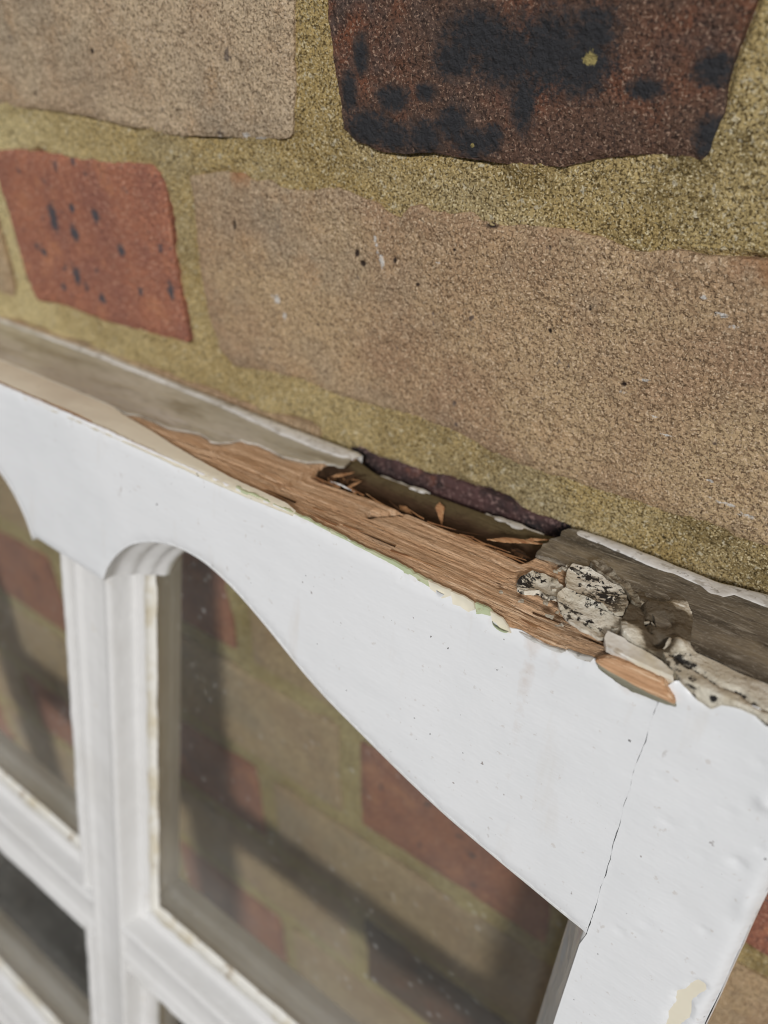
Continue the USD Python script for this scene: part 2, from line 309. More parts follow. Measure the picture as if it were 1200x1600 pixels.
TRACED = {
 ("H", 1, 0): [(-1.5, 145), (-.7, 112), (-.1, 103.7), (.9, 98), (1.8, 90.6), (3.2, 83), (7.5, 79.8), (16.1, 78.3), (24.4, 78.6), (36.2, 79.3), (47.5, 78.5), (54.6, 78.6), (63.1, 78.8), (68, 79.2), (77.1, 81.8), (85.6, 83.2), (91, 84.0), (96.5, 83.6), (99.8, 83.4), (100.6, 86.5), (101.2, 93.2), (100.9, 98.8), (101.9, 105.3), (102.7, 111.5), (102.5, 145)],
 ("S", 1, -1): [(-229, 143), (-228, 100), (-227, 81), (-200, 80), (-165.3, 79.6), (-140.4, 79.5), (-117.6, 79.2), (-90.2, 77.3), (-68.2, 76.2), (-47.4, 77), (-31, 77.9), (-20.7, 78.6), (-16.1, 80), (-14.2, 89.8), (-13.3, 103.5), (-12.5, 112.1), (-12.8, 143)],
 ("H", 0, -1): [(-180.7, 49.3), (-178.5, 62.8), (-173.3, 64), (-146.9, 64.7), (-119.2, 64.7), (-100.8, 65.3), (-81.9, 66), (-77.4, 64.2), (-75.9, 59.9), (-75.9, 49.4), (-75.9, 29.4), (-75.7, 15.2), (-75.3, 4), (-89.2, 3.5), (-112.7, 2.4), (-129.4, 1.7), (-155.1, 3.6), (-175.6, 1.7), (-178.4, 14.8), (-179, 33.7)],
 ("S", 0, 0): [(-62.6, 64.2), (-49.3, 66.9), (-39.3, 67.5), (-32.7, 65.4), (-27.2, 66.8), (-22.2, 65), (-12, 65.2), (-2.1, 67.3), (3.7, 66.9), (13.8, 64.6), (17.1, 63), (21.5, 61.5), (24.6, 64.8), (27.7, 66.3), (31.3, 65.1), (36.9, 65.4), (44.6, 67), (47.6, 64.4), (53.2, 64), (63, 65.3), (73.2, 65.2), (83, 64.5), (87.2, 62.8), (91, 62.9), (98, 64.7), (103.9, 63.9), (110.5, 64.9), (117, 65.5), (152, 65), (153.5, 40), (153, -1), (134.6, -2.4), (128.6, -2.9), (120, -.7), (113.8, -2.4), (105.1, -2), (92.4, -2.1), (82.8, -1.8), (68.8, -2.3), (55.9, -1.1), (44.5, 2), (31.6, 2.6), (18.1, 2.5), (5.1, 1.9), (-5.8, 2), (-20, 3.5), (-35.2, 2.1), (-53, .2), (-58.9, 5.2), (-62, 15.5), (-63.3, 33.8), (-62.5, 53.2)],
 ("H", -1, 0): [(0.4, -80), (.8, -40), (1.2, -15), (15.4, -15.9), (25.8, -15.7), (33.4, -16.3), (40.7, -15.4), (52.6, -16), (61.6, -16.2), (70.5, -17.5), (78.9, -17), (82.9, -16.8), (102, -17.5), (102.6, -80)],
}
BLACK_DARK = [(44, 105, 9, 5), (52, 101, 10, 6), (62, 102, 9, 8), (70, 100, 7, 6), (72, 106, 5, 5), (38, 100, 6, 4), (12, 83.5, 8, 4.5), (20, 82, 6, 3.5), (30, 83, 5, 4), (38, 86.5, 4.5, 4), (44, 82.5, 6, 3.5), (20, 91, 5, 3), (57, 92, 3, 6), (49, 84, 3, 3), (100, 88, 3, 4), (6, 92, 2.5, 5), (98, 100, 4, 3), (85, 96, 4, 2), (10, 100, 2, 4), (30, 93, 3, 2)]
BLACK_RED = [(-145.4, 40.6, 3.2, 6), (-133, 36.1, 2.6, 3.6), (-116.6, 45.4, 2.2, 3.5), (-158.7, 25.5, 2.5, 2.5), (-105, 34.1, 2, 2.6), (-138.2, 18.9, 2.6, 4), (-80.2, 22.8, 2, 3.5), (-124, 12, 2, 2.5), (-131, 46, 1.5, 2), (-150, 12, 1.8, 2), (-98, 20, 1.5, 2)]
PITS = [(-138.3, 84.4, .9, .9), (-100.4, 98.6, 1.2, 1.0), (-118, 88, .5, .5), (-70, 95, .6, .6), (28.5, 44.8, .8, .8), (34.7, 45.5, .6, .6), (20.4, 50.3, .7, 1.4), (50.5, 63.8, 2.6, .7), (-43.2, 51.6, 1, 1.7), (6.6, 50, 1.0, 1.2), (9, 47.5, 1.2, 1), (99.8, 56.3, .8, .6), (70, 40, .6, .9), (91.7, 30.5, 1, .8), (-9.8, 25.1, .6, .9), (62, 30, .6, .6), (-30, 20, .6, .8), (80, 48, .7, .7), (105, 40, .6, .8), (40, 56, .6, .5)]
PALE = [(110.8, 52.4, 1.6, .8), (106, 55.5, 1.4, .6), (113.5, 50.3, 1.2, .7), (13.7, 54.8, .8, 1.9), (14.6, 52, .6, 1.4), (16, 49, 1.2, 2), (92, 28.3, 1.2, .8), (101, 24, 1.6, .5), (117.5, 11, 1.2, .6), (123, 6, 5, .6), (128, 4.5, 3, .6), (-27, 30, 2, 2.2), (-24, 25, 1, 1.6), (35, 52, 1.2, .4), (-46, 77.6, 1.4, .8), (-34, 78.6, 1.5, .9), (-28, 78.2, 3.5, .6), (97, 33, 1.6, .5), (105, 20, 2.2, .4)]

rng = random.Random(4)
RIMS = []
def near_rim(p): return p[:, 0].max() > -470 and p[:, 0].min() < 250 and p[:, 1].max() > -490 and p[:, 1].min() < 130
def brick(kind, course, idx):
    z0 = course * CH
    xo = 0.0 if course % 2 else -UNIT / 2 - 7.5 + .6
    if course % 2:      # header at 0, stretcher before it
        x0 = idx * UNIT + (0 if kind == "H" else HD + MV)
    else:               # stretcher at -63, header before it
        x0 = idx * UNIT - 63 + (0 if kind == "S" else ST + MV)
    key = (kind, course, idx)
    seed = (course * 31 + idx * 7 + (kind == "H") * 3) % 97
    if key in TRACED:
        pts = rag(rag(TRACED[key], 1.6, .45, seed), .55, .32, seed + 50)
        res, hero = .8, True
        if course < 0: res = 1.1
    else:
        L = HD if kind == "H" else ST
        j = lambda a: rng.uniform(-a, a)
        base = [(x0 + j(1.2), z0 + j(1)), (x0 + L * .5, z0 + j(1.3)), (x0 + L + j(1.2), z0 + j(1)), (x0 + L + j(1), z0 + 33), (x0 + L + j(1.2), z0 + 65 + j(1)), (x0 + L * .5, z0 + 65 + j(1.3)), (x0 + j(1.2), z0 + 65 + j(1)), (x0 + j(1), z0 + 33)]
        if (kind, course, idx) == ("S", -1, 0): base = [(a, min(b, z0 + 56)) for a, b in base]
        near = -240 < x0 < 180 and -420 < z0 < 60
        pts = rag(base, 3.0 if near else 8.0, .7, seed)
        res, hero = (2.6 if near else 9.0), False
    poly = Polygon(pts).buffer(0)
    if poly.geom_type != "Polygon": poly = max(poly.geoms, key=lambda g: g.area)
    rise = rng.uniform(-.8, .5) if not hero else 0
    r_edge = 1.3
    if near_rim(pts): RIMS.append(np.array(LineString(np.vstack([pts, pts[:1]])).segmentize(.5).coords))
    def top(P, d):
        y = -(1.35 + rise) + .9 * np.exp(-d / r_edge)
        y += -.5 * n2(P[:, 0], P[:, 1], 30, seed, 2)
        if res < 4:
            y += -.30 * n2(P[:, 0], P[:, 1], 3.4, seed + 5, 3)
        if hero:
            wob = n2(P[:, 0] + 1.5 * n2(P[:, 0], P[:, 1], 4, seed), P[:, 1], 1.5, seed + 9, 2)
            y += -.30 * wob
            cr = np.abs(n2(P[:, 0] + 3 * n2(P[:, 0], P[:, 1], 9, seed + 3), P[:, 1] * 1.4, 8, seed + 13, 3))
            y += .55 * np.exp(-(cr / .05) ** 2) * np.clip(n2(P[:, 0], P[:, 1], 24, seed + 17, 2) * 3, 0, 1)      # sand-face creases
            y += 1.6 * np.clip(n2(P[:, 0], P[:, 1], 4.5, seed + 19, 3) * 2.2 - .55, 0, 1) * np.exp(-d / 3.0)       # chipped arris
            y += .9 * np.clip(ell(P, PITS) * 2 - .9, 0, 1)
        return np.stack([P[:, 0], y, P[:, 1]], 1)
    V, F = plate(poly, res, top, lambda P: np.stack([P[:, 0], np.full(len(P), 9.0), P[:, 1]], 1), seed)
    Q = V[:, [0, 2]]
    pv = {}
    if kind == "S":
        m = "brick_tan_lit" if course == 1 and idx == -1 else "brick_tan"
        if hero:
            rim = cKDTree(pts).query(Q)[0]
            pv = {"pit": ell(Q, PITS), "pale": ell(Q, PALE) * .9, "edge": np.clip(1 - rim / 9, 0, 1) * (Q[:, 1] > z0 + 40) * np.clip(.30 + 1.5 * n2(Q[:, 0], Q[:, 1] * .3, 9, 61, 2), 0, 1)}
    else:
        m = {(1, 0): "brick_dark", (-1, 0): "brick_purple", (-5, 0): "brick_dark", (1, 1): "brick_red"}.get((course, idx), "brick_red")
        if hero: pv = {"black": ell(Q, BLACK_DARK if course == 1 else BLACK_RED), "pit": ell(Q, PITS), "pale": ell(Q, [(71.7, 101.3, 1.7, 1.5), (44, 82, .8, .6)])}
    lab = {("H", 1, 0): "dark purplish-brown brick with large black patches", ("H", 0, -1): "rust red brick with bluish-black spots", ("S", 0, 0): "long sandy tan brick with ragged top edge",
           ("S", 1, -1): "pale sandy tan brick with brighter light painted in", ("H", -1, 0): "purple brick half hidden behind the frame top"}.get(key)
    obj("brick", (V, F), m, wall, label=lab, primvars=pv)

for course in range(-9, 6):
    for idx in range(-5, 3):
        for kind in ("H", "S"):
            if course % 2: x0 = idx * UNIT + (0 if kind == "H" else HD + MV)
            else: x0 = idx * UNIT - 63 + (0 if kind == "S" else ST + MV)
            if -1250 < x0 < 620: brick(kind, course, idx)

# mortar: one sandy relief sheet behind the brick faces, finer where it is seen close
RIM = cKDTree(np.vstack(RIMS))
def sheet(x0, x1, z0, z1, st):
    X, Z = np.meshgrid(np.linspace(x0, x1, int((x1 - x0) / st) + 1), np.linspace(z0, z1, int((z1 - z0) / st) + 1), indexing="ij")
    Y = .45 - .55 * n2(X, Z, 14, 2, 2)
    if st < 3:
        Y = Y - .42 * n2(X, Z, 1.7, 6, 2) - .45 * n2(X, Z, 4.5, 8, 2)
        d = RIM.query(np.stack([X.ravel(), Z.ravel()], 1), distance_upper_bound=6)[0].reshape(X.shape)
        d = np.where(np.isfinite(d), d, 6)
        k = n2(X, Z, 16, 63, 3)
        Y = Y + 2.2 * np.exp(-(d / .75) ** 2) * np.clip(k * 3 - .1, 0, 1)          # open crack along some brick edges
        Y = Y - 1.2 * np.exp(-(d / 2.6) ** 2) * np.clip(-k * 3 - .2, 0, 1)         # mortar smeared up on to others
    return np.stack([X, Y, Z], -1).reshape(-1, 3), grid_faces(*X.shape)
mort = join(sheet(-240, 170, -30, 125, .62), sheet(-460, -240, -30, 125, 1.8), sheet(-460, 240, -480, -30, 2.2), sheet(170, 240, -30, 125, 1.8),
            sheet(-1280, -460, -720, 470, 12), sheet(-460, 240, -720, -480, 9), sheet(240, 800, -720, 470, 12), sheet(-460, 240, 125, 470, 7))
left_light_mask = np.clip(.5 - (mort[0][:, 0] + 95) / 190, 0, 1) * (mort[0][:, 2] > -30) * (.75 + .5 * n2(mort[0][:, 0], mort[0][:, 2], 25, 88, 2))  # brighter light at the left, painted into the mortar colour
obj("mortar", mort, "mortar", wall, label="sandy yellow-green mortar joints", primvars={"lichen": left_light_mask, "moss": np.clip(.15 + .25 * np.clip((mort[0][:, 0] - 0) / 120, -.4, 1) + .9 * n2(mort[0][:, 0], mort[0][:, 2], 26, 91, 3), 0, 1)})  # random mossy patches, plus painted shade growing to the right

# ------------------------------------------------------------------ the leaning painted frame
frame = thing("window_frame", "old white painted wooden window frame with chipped top rail leaning on the brick wall", "window frame", (-80, -140, gz))
U0, U1 = -321.0, 160.0           # outer edges
UC = -80.5                       # middle bar
VB = -722.0                      # foot
BACK = ([-330, -217, -130, -65, -19, 8, 88, 98, 114, 126, 139, 161], [-2.2, -2.2, -1.6, 2.7, 5.6, 6.4, 4.6, 4.2, 5.5, 7.0, 3.6, 3.0])
wb = lambda u: np.interp(u, *BACK)

# --- bare wood of the top rail: cross-sections that change along the rail
# station: u, then (w, v) of rear edge, rear strip front, groove, ridge, front edge
ST_ = [
 (-322, (0, -.7), (15, -.7), (28, -.7), (42, -.7), (54.3, -.9)),
 (-66, (0, -.7), (15, -.7), (28, -.7), (42, -.7), (54.3, -.9)),
 (-60, (0, -.7), (15, -.7), (28, -.7), (37.5, -1.0), (54.3, -1.2)),
 (-44, (0, -.7), (15, -.7), (27, -.7), (37, -1.0), (54.3, -1.8)),
 (-25, (0, -.7), (15, -.7), (24, -.7), (33, -1.0), (54.3, -2.0)),
 (-16, (0, -.7), (14, -.7), (20, -.7), (26.5, -.9), (54.3, -2.2)),
 (5, (0, -.7), (14, -.7), (20, -.7), (26, -.9), (54.3, -2.6)),
 (8.5, (0, -.7), (14, -.7), (19.5, -.8), (24.5, -1.4), (54.3, -2.7)),
 (11, (0, -.9), (12, -1.0), (20.5, -5.0), (30.0, -2.0), (54.3, -2.8)),
 (15, (.5, -2.6), (9.5, -3.2), (21.0, -11.), (29.8, -2.4), (54.3, -2.8)),
 (20, (.8, -4.0), (8.5, -4.6), (21.5, -13.), (29.6, -2.2), (54.3, -2.9)),
 (35, (.8, -4.2), (8.0, -4.8), (21.5, -14.5), (29.4, -1.9), (54.3, -3.1)),
 (55, (.8, -4.2), (8.2, -4.8), (22.5, -14.5), (30.2, -1.7), (54.3, -4.2)),
 (78, (.8, -4.2), (8.6, -4.8), (23.5, -14.0), (31.2, -1.6), (54.3, -5.2)),
 (84, (.6, -3.6), (9.5, -4.4), (24.0, -9.5), (32.0, -2.2), (54.3, -5.6)),
 (86.2, (0, -.8), (12, -.8), (24.0, -.9), (30.0, -1.2), (54.3, -5.8)),
 (97, (0, -.7), (12, -.7), (24, -.8), (30.5, -1.4), (54.3, -6.6)),
 (104, (0, -.7), (12, -.7), (24, -1.0), (31, -2.2), (54.3, -6.4)),
 (114, (0, -.7), (12, -.7), (24, -1.2), (36, -3.0), (54.3, -5.2)),
 (118, (0, -.7), (12, -.7), (24, -1.8), (38, -3.2), (54.0, -4.6)),
 (130, (0, -.7), (12, -.7), (26, -.9), (42, -1.2), (54.0, -3.0)),
 (161, (0, -.7), (12, -.7), (28, -.7), (42, -.9), (54.0, -2.0)),
]
SU = np.array([s[0] for s in ST_], float)
def core_ctl(u):
    c = [np.stack([np.interp(u, SU, [s[k][0] for s in ST_]), np.interp(u, SU, [s[k][1] for s in ST_])], -1) for k in range(1, 6)]
    b = wb(u)
    c[0][..., 0] += b
    c[1][..., 0] = np.maximum(c[1][..., 0], c[0][..., 0] + 1.2)
    rear = np.stack([b + .6, np.full_like(u, -34.0)], -1)
    low = np.stack([np.full_like(u, 54.3), np.full_like(u, -17.0)], -1)
    return [rear, *c, low]
us = np.concatenate([np.linspace(-320.8, -212, 60), np.arange(-210, 150, .55), np.linspace(150.5, 159.8, 12)])
ctl = core_ctl(us)
CNT = [8, 12, 26, 22, 46, 16]
rows, seg = [], []
for k, n in enumerate(CNT):
    for t in np.linspace(0, 1, n, endpoint=(k == len(CNT) - 1)):
        rows.append(ctl[k] * (1 - t) + ctl[k + 1] * t); seg.append(k + t)
R2 = np.stack(rows, 1)                                  # (nu, m, 2)
seg = np.array(seg)
sm = R2.copy()
for _ in range(2):                                      # soften the arrises
    sm[:, 1:-1] = .25 * sm[:, :-2] + .5 * sm[:, 1:-1] + .25 * sm[:, 2:]
R2 = sm
tg = np.gradient(R2, axis=1)
nr = np.stack([-tg[..., 1], tg[..., 0]], -1)
nr /= np.maximum(np.linalg.norm(nr, axis=-1, keepdims=True), 1e-6)
UU = np.repeat(us[:, None], R2.shape[1], 1)
SS = np.repeat(np.cumsum(np.r_[0, np.full(len(seg) - 1, .5)])[None], len(us), 0)
k4 = np.clip(1 - np.abs(seg - 4.5) * 1.6, 0, 1)[None] + np.clip(1 - np.abs(seg - 3.6) * 1.2, 0, 1)[None] * ((UU > 8) & (UU < 90))
expo = k4 * np.clip((UU + 66) / 14, 0, 1) * np.clip((120 - UU) / 6, 0, 1)
fib = fbm(np.stack([UU / 75, SS / 1.1, UU * 0 + 3], -1), 4, 11) * 2 - 1
fib2 = fbm(np.stack([UU / 32, SS / .6, UU * 0 + 8], -1), 2, 21) * 2 - 1
steps = np.floor(fbm(np.stack([UU / 48, SS / 4, UU * 0 + 1], -1), 3, 31) * 9) / 9 - .5      # torn-off fibre layers
dsp = expo * (.55 * fib + .55 * fib2 + 1.3 * steps)
dsp += .5 * np.clip((UU - 84) / 6, 0, 1) * np.clip((116 - UU) / 6, 0, 1) * k4 * (2 * n2(UU, SS * 2, 6, 41, 3))
dsp = np.where(seg[None] < 1.6, dsp * .2, dsp)
dsp = dsp + ((UU > 11) & (UU < 85)) * np.clip(1 - np.abs(seg[None] - 2.75) * 1.7, 0, 1) * (1.6 * fbm(np.stack([UU / 9, SS / 1.2, UU * 0], -1), 3, 71) - .4)
W2 = R2 + nr * np.minimum(dsp, .55)[..., None]
# nail hole with a cross split in the bare wood, long checks
def dent(u, k, ru, rk, depth):
    q = ((UU - u) / ru) ** 2 + ((seg[None] - k) / rk) ** 2
    return depth * np.exp(-q * 2)
dn = dent(40, 4.30, 1.6, .09, 3.6) + dent(42.0, 4.20, 1.4, .07, 1.8) + dent(43.6, 4.12, 1.5, .07, 1.8) + dent(45.3, 4.05, 1.6, .06, 2.0) + dent(105, 4.55, 5, .05, 1.6) + dent(99, 4.35, 7, .04, 1.8) + dent(111, 4.7, 4, .04, 1.4) + dent(93, 4.75, 6, .03, 1.2)
W2 = W2 - nr * dn[..., None]
core_v = D(UU, W2[..., 1], W2[..., 0]).reshape(-1, 3)
rot = (np.clip(1.75 - np.abs(seg[None] - 2.85) * 1.6, 0, 1) * ((UU > 9) & (UU < 87)) * .95 + np.clip(dn * .45, 0, 1) + np.clip((UU - 96) / 14, 0, 1) * .30 * (seg[None] > 4)
       + np.clip(1 - np.hypot((UU - 14) / 7, (seg[None] - 3.2) / .9), 0, 1))  # groove darkness is painted shade below the ridge; the rest is dark wood
olive = ((seg[None] > .9) & (seg[None] < 2.75)) * ((UU > 12) & (UU < 85.5)) * .95 * np.ones_like(UU)
core = obj("top_rail", (core_v, grid_faces(*UU.shape)), "bare_wood", frame, smooth=50, label="chipped top rail with bare splintered wood along its front edge") if False else None
V_, F_ = core_v, grid_faces(*UU.shape)
top_rail = obj("top_rail", (V_, F_), "bare_wood", frame, label="chipped top rail, bare splintered brown wood along its front edge", primvars={"rot": rot.ravel(), "olive": (olive * (.95 + .12 * n2(UU, SS * 3, 6, 19, 3))).ravel()})

# --- openings, drawn on the front face
ARCH_R = [(-59.0, -58.3), (-57.7, -54.4), (-54.2, -48.6), (-49.1, -42.6), (-42.6, -37.3), (-34.4, -33.2), (-25.6, -30.6), (-18.4, -29.6), (-12.5, -29.6), (-4.6, -31.0), (5.2, -34.4), (14.8, -39.0), (22.9, -43.6), (32.2, -48.9), (41.2, -53.5), (49.9, -57.0), (55.8, -59.2), (65.3, -62.8), (76.7, -66.9), (87.6, -70.2), (99.9, -73.2), (111.7, -75.8), (124.8, -78.6), (128.4, -79.2)]
def smooth_curve(pts, n):
    from scipy.interpolate import PchipInterpolator
    p = np.array(pts); d = np.r_[0, np.cumsum(np.linalg.norm(np.diff(p, axis=0), axis=1))]
    t = np.linspace(0, d[-1], n)
    q = np.stack([PchipInterpolator(d, p[:, 0])(t), PchipInterpolator(d, p[:, 1])(t)], 1)
    for _ in range(6): q[1:-1] = .25 * q[:-2] + .5 * q[1:-1] + .25 * q[2:]
    return q
archR = smooth_curve(ARCH_R, 110)
archL = archR.copy(); archL[:, 0] = 2 * UC - archL[:, 0]           # from the middle outwards
USL = 2 * UC - 128.5                                               # inner edge of the left stile

def front_z(P, d, w=TH, amp=1.0, rnd=.9):
    return w - rnd * np.exp(-(d / .55)) * .8 * np.clip((np.abs(P[:, 0] - 129) - .8) / .8, 0, 1) + amp * (.22 * n2(P[:, 0], P[:, 1] * .5, 26, 3, 2) + .045 * n2(P[:, 0] * .5, P[:, 1], 5, 5, 2))

# --- white paint of the rail's face: ragged upper edge, arches below
upper = [(-320.8, -.2), (-200, -.1), (-114, .0), (-88, -.1), (-59, -.3), (-41.7, -.6), (-22, -1.0), (-5.5, -1.3), (13.7, -1.5), (24.1, -1.4), (36.9, -2.0), (57.3, -3.3), (62, -4.0), (69.1, -4.5), (73.5, -5.1), (77.0, -5.2), (81.1, -6.0), (87.4, -4.9), (90, -6.6), (93, -7.1), (95.8, -6.6), (102.1, -7.1), (108.8, -6.2), (113.9, -5.4), (116, -6.4), (119.1, -7.8), (123.2, -8.3), (128.2, -8.0)]
up_l = rag(upper, .8, .28, 51, closed=False)
JT = [(128.5, -8.0), (128.6, -9.1), (128.3, -15), (128.7, -19), (128.35, -24), (128.2, -29), (128.6, -33), (128.4, -38), (128.9, -43), (128.75, -49), (129.1, -53), (129.3, -58), (129.15, -63), (129.5, -68), (129.35, -77), (129.4, -79.4)]
jt = rag(JT, .7, .16, 53, closed=False)
hair = np.clip(.05 + .22 * n2(jt[:, 1] * 1.0, jt[:, 1] * 0, 3.0, 55, 3), .006, .15)
jl, jr = jt.copy(), jt.copy(); jl[:, 0] -= hair; jr[:, 0] += hair
rail_face = Polygon(np.vstack([up_l[up_l[:, 0] < 128.2], jl, archR[::-1][1:], archL[1:], [[USL - .14, -79.4], [USL - .14, -8], [USL - .14, -.2]]]))
rail_face = rail_face.buffer(0)
rail_face = rail_face.intersection(sbox(USL - .2, -90, 200, 20))
if rail_face.geom_type != "Polygon": rail_face = max(rail_face.geoms, key=lambda g: g.area)
V, F = plate(rail_face, 2.2, lambda P, d: D(P[:, 0], P[:, 1], front_z(P, d)), lambda P: D(P[:, 0], P[:, 1], 54.2 + 0 * P[:, 0]), 1)
dr = np.zeros(len(V)); q_ = (V - P0); u_, v_ = q_[:, 0], q_ @ UPV
for uc_, w_, v0_, v1_, k_ in ((99.5, 2.2, -6, -64, .62), (105.5, 2.6, -8, -40, .45), (121, 3, -9, -30, .35), (60, 3, -4, -24, .3), (-40, 3, -1, -20, .25), (-12, 2, -2, -18, .3), (82, 5, -6, -16, .4)):
    dr = np.maximum(dr, k_ * np.exp(-((u_ - uc_ + .04 * (v_ - v0_)) / w_) ** 2) * np.clip((v_ - v1_) / (v0_ - v1_), 0, 1) ** .5 * (v_ < v0_ + 4))
edge_d = np.clip(1 - np.abs(v_ - np.interp(u_, up_l[:, 0], up_l[:, 1])) / 3.2, 0, 1)
dr = np.maximum(dr, .55 * edge_d)
obj("white_paint", (V, F), "white_paint", top_rail, primvars={"drip": dr}, smooth=35, label="white gloss paint on the rail's face")

# solid timber behind the face, standing a little back from the arches, and the moulded soffits under them
body = Polygon([(USL, -16.5), (128.4, -16.5), (128.4, -77), *[(x, y + 4.5) for x, y in archR[::-1]], *[(x, y + 4.5) for x, y in archL], (USL, -77)]).buffer(0)
V, F = plate(body, 9, lambda P, d: D(P[:, 0], P[:, 1], 54.0 + 0 * d), lambda P: D(P[:, 0], P[:, 1], 6.5 + 0 * P[:, 0]), 2)
obj("rail_timber", (V, F), "bar_paint", top_rail, smooth=False)
PROF = [(55.0, .0), (54.2, -.05), (53.0, .1), (51.0, .5), (49.0, .4), (47.0, -.7), (45.4, -1.9), (44.2, -2.4), (43.2, -2.5), (42.0, -2.9), (40.4, -4.3), (39.0, -5.5), (38.0, -5.9), (37.2, -5.9), (36.2, -6.5), (35.0, -7.6), (33.8, -8.6), (31, -8.6), (27, 3.0), (8, 4.2)]
def loft(curve, prof, flip=1):
    t = np.gradient(curve, axis=0); t /= np.linalg.norm(t, axis=1, keepdims=True)
    nn = np.stack([-t[:, 1], t[:, 0]], 1) * flip           # towards the timber (out of the opening)
    pr = np.array(prof); q = np.linspace(0, 1, 60)
    dd = np.r_[0, np.cumsum(np.hypot(*np.diff(pr, axis=0).T))]; dd /= dd[-1]
    q = np.linspace(0, 1, 90)
    pw, po = np.interp(q, dd, pr[:, 0]), np.interp(q, dd, pr[:, 1])
    for _ in range(2):
        pw[1:-1] = .25 * pw[:-2] + .5 * pw[1:-1] + .25 * pw[2:]; po[1:-1] = .25 * po[:-2] + .5 * po[1:-1] + .25 * po[2:]
    C = curve[:, None] + nn[:, None] * po[None, :, None]
    wob = .12 * n2(C[..., 0], np.broadcast_to(pw, C.shape[:2]) * 1.0 + C[..., 1], 6, 9, 2)
    return D(C[..., 0], C[..., 1] + wob, np.broadcast_to(pw, C.shape[:2])).reshape(-1, 3), grid_faces(*C.shape[:2])
for cv, fl, lab in ((archR, 1, None), (archL, -1, None)):
    V, F = loft(cv, PROF, fl)
    obj("arch_moulding", (V, F if fl < 0 else F[:, ::-1]), "bar_paint", top_rail, smooth=40)

# --- stiles
def stile(u0, u1, inner_right, edge0=None):
    """front sheet plus timber; the inner edge carries the glazing moulding"""
    pass
st_pts = np.vstack([jr, [[128.6, -84], [128.5, -110], [128.6, -140], [128.5, VB], [160.0, VB], [160.2, -300], [159.9, -120], [159.6, -84], [160.0, -60], [160.2, -41], [160.0, -6]], rag([(160, -2.4), (155, -1.8), (150, -2.6), (147.8, -1.9), (146.5, -.6), (143.8, -1.0), (139.7, -1.6), (137.9, -4.0), (135.5, -3.5), (132.4, -2.6), (130.6, -2.2), (129.0, -4.6)], .8, .3, 57, closed=False)])
chip = Polygon(rag([(155.0, -73.4), (156.3, -73.3), (156.5, -74.9), (155.8, -77.5), (155.0, -79.1), (155.9, -85.1), (154.7, -88.8), (153.2, -93), (152.2, -86.7), (152.8, -83), (152.0, -79.9), (153.4, -77.9), (154.0, -75.5)], .5, .3, 59)).buffer(0)
chip2 = Polygon(rag([(152.6, -91), (155.2, -90.5), (156.2, -96), (155.4, -104), (152.0, -106), (151.6, -98)], .5, .4, 60)).buffer(0)
st_face = Polygon(st_pts).buffer(0)
if st_face.geom_type != "Polygon": st_face = max(st_face.geoms, key=lambda g: g.area)
DENTS = [(146, -58, 7, 9, .35), (138, -14, 6, 5, -.3), (152.9, -37.0, 1.7, 1.3, .8), (155.8, -31.1, .8, .7, .5), (152.2, -58.7, 1.4, .7, .5), (153.4, -20.1, 1.8, 1.8, -.9), (141, -66, 1.6, .8, .4), (140, -70, 1.4, .6, .35), (136, -72.5, 1.5, .6, .4), (148, -26, 1.6, .9, .3), (146, -40, 2.2, .8, .2), (138, -36, 2, 1, .3), (134, -26, 1.5, .7, .3), (157.5, -46, 2.0, 5, -.5), (156.8, -52, 1.5, 3, .3), (144, -33, 1.2, .6, .3), (150, -12, 1.3, .8, .3)]
def st_top(P, d):
    w = front_z(P, d, rnd=.9)
    e = np.clip((P[:, 0] - 156.6) / 3.5, 0, 1)
    w = w - 1.9 * e ** 2
    for a, b, ra, rb, dep in DENTS:
        w = w - dep * np.exp(-1.3 * (((P[:, 0] - a) / ra) ** 2 + ((P[:, 1] - b) / rb) ** 2))
    return D(P[:, 0] + .25 * e * n2(P[:, 0] * 0, P[:, 1], 7, 71, 2), P[:, 1], w)
stl = obj("stile", plate(st_face.intersection(sbox(100, -180, 200, 20)).difference(chip).difference(chip2), 1.15, st_top, lambda P: D(P[:, 0], P[:, 1], 54.3 - 1.9 * np.clip((P[:, 0] - 156.6) / 3.5, 0, 1) ** 2), 3), "white_paint", frame, smooth=35, label="right-hand stile, white paint dented and flaking to cream")
obj("stile_lower_paint", plate(st_face.intersection(sbox(100, VB, 200, -180)), 9, st_top, lambda P: D(P[:, 0], P[:, 1], 53.5 + 0 * P[:, 0]), 3), "white_paint", stl, smooth=35)
obj("exposed_undercoat", plate(chip.union(chip2).buffer(1.2).convex_hull, 1.0, lambda P, d: D(P[:, 0], P[:, 1], 54.72 - 1.9 * np.clip((P[:, 0] - 156.6) / 3.5, 0, 1) ** 2), lambda P: D(P[:, 0], P[:, 1], 54.0 + 0 * P[:, 0]), 4), "cream_paint", stl, label="cream undercoat showing through flaked white paint")
def prism(u0, u1, v0, v1, w0, w1):
    m = trimesh.creation.box([u1 - u0, v1 - v0, w1 - w0]); c = m.vertices + [(u0 + u1) / 2, (v0 + v1) / 2, (w0 + w1) / 2]
    return D(c[:, 0], c[:, 1], c[:, 2]), m.faces[:, ::-1]
def timber(u0, u1):
    return prism(u0, u1, VB, -17.2, 6.4, 52.2)
obj("stile_timber", timber(128.85, 159.0), "white_paint", stl, smooth=False)
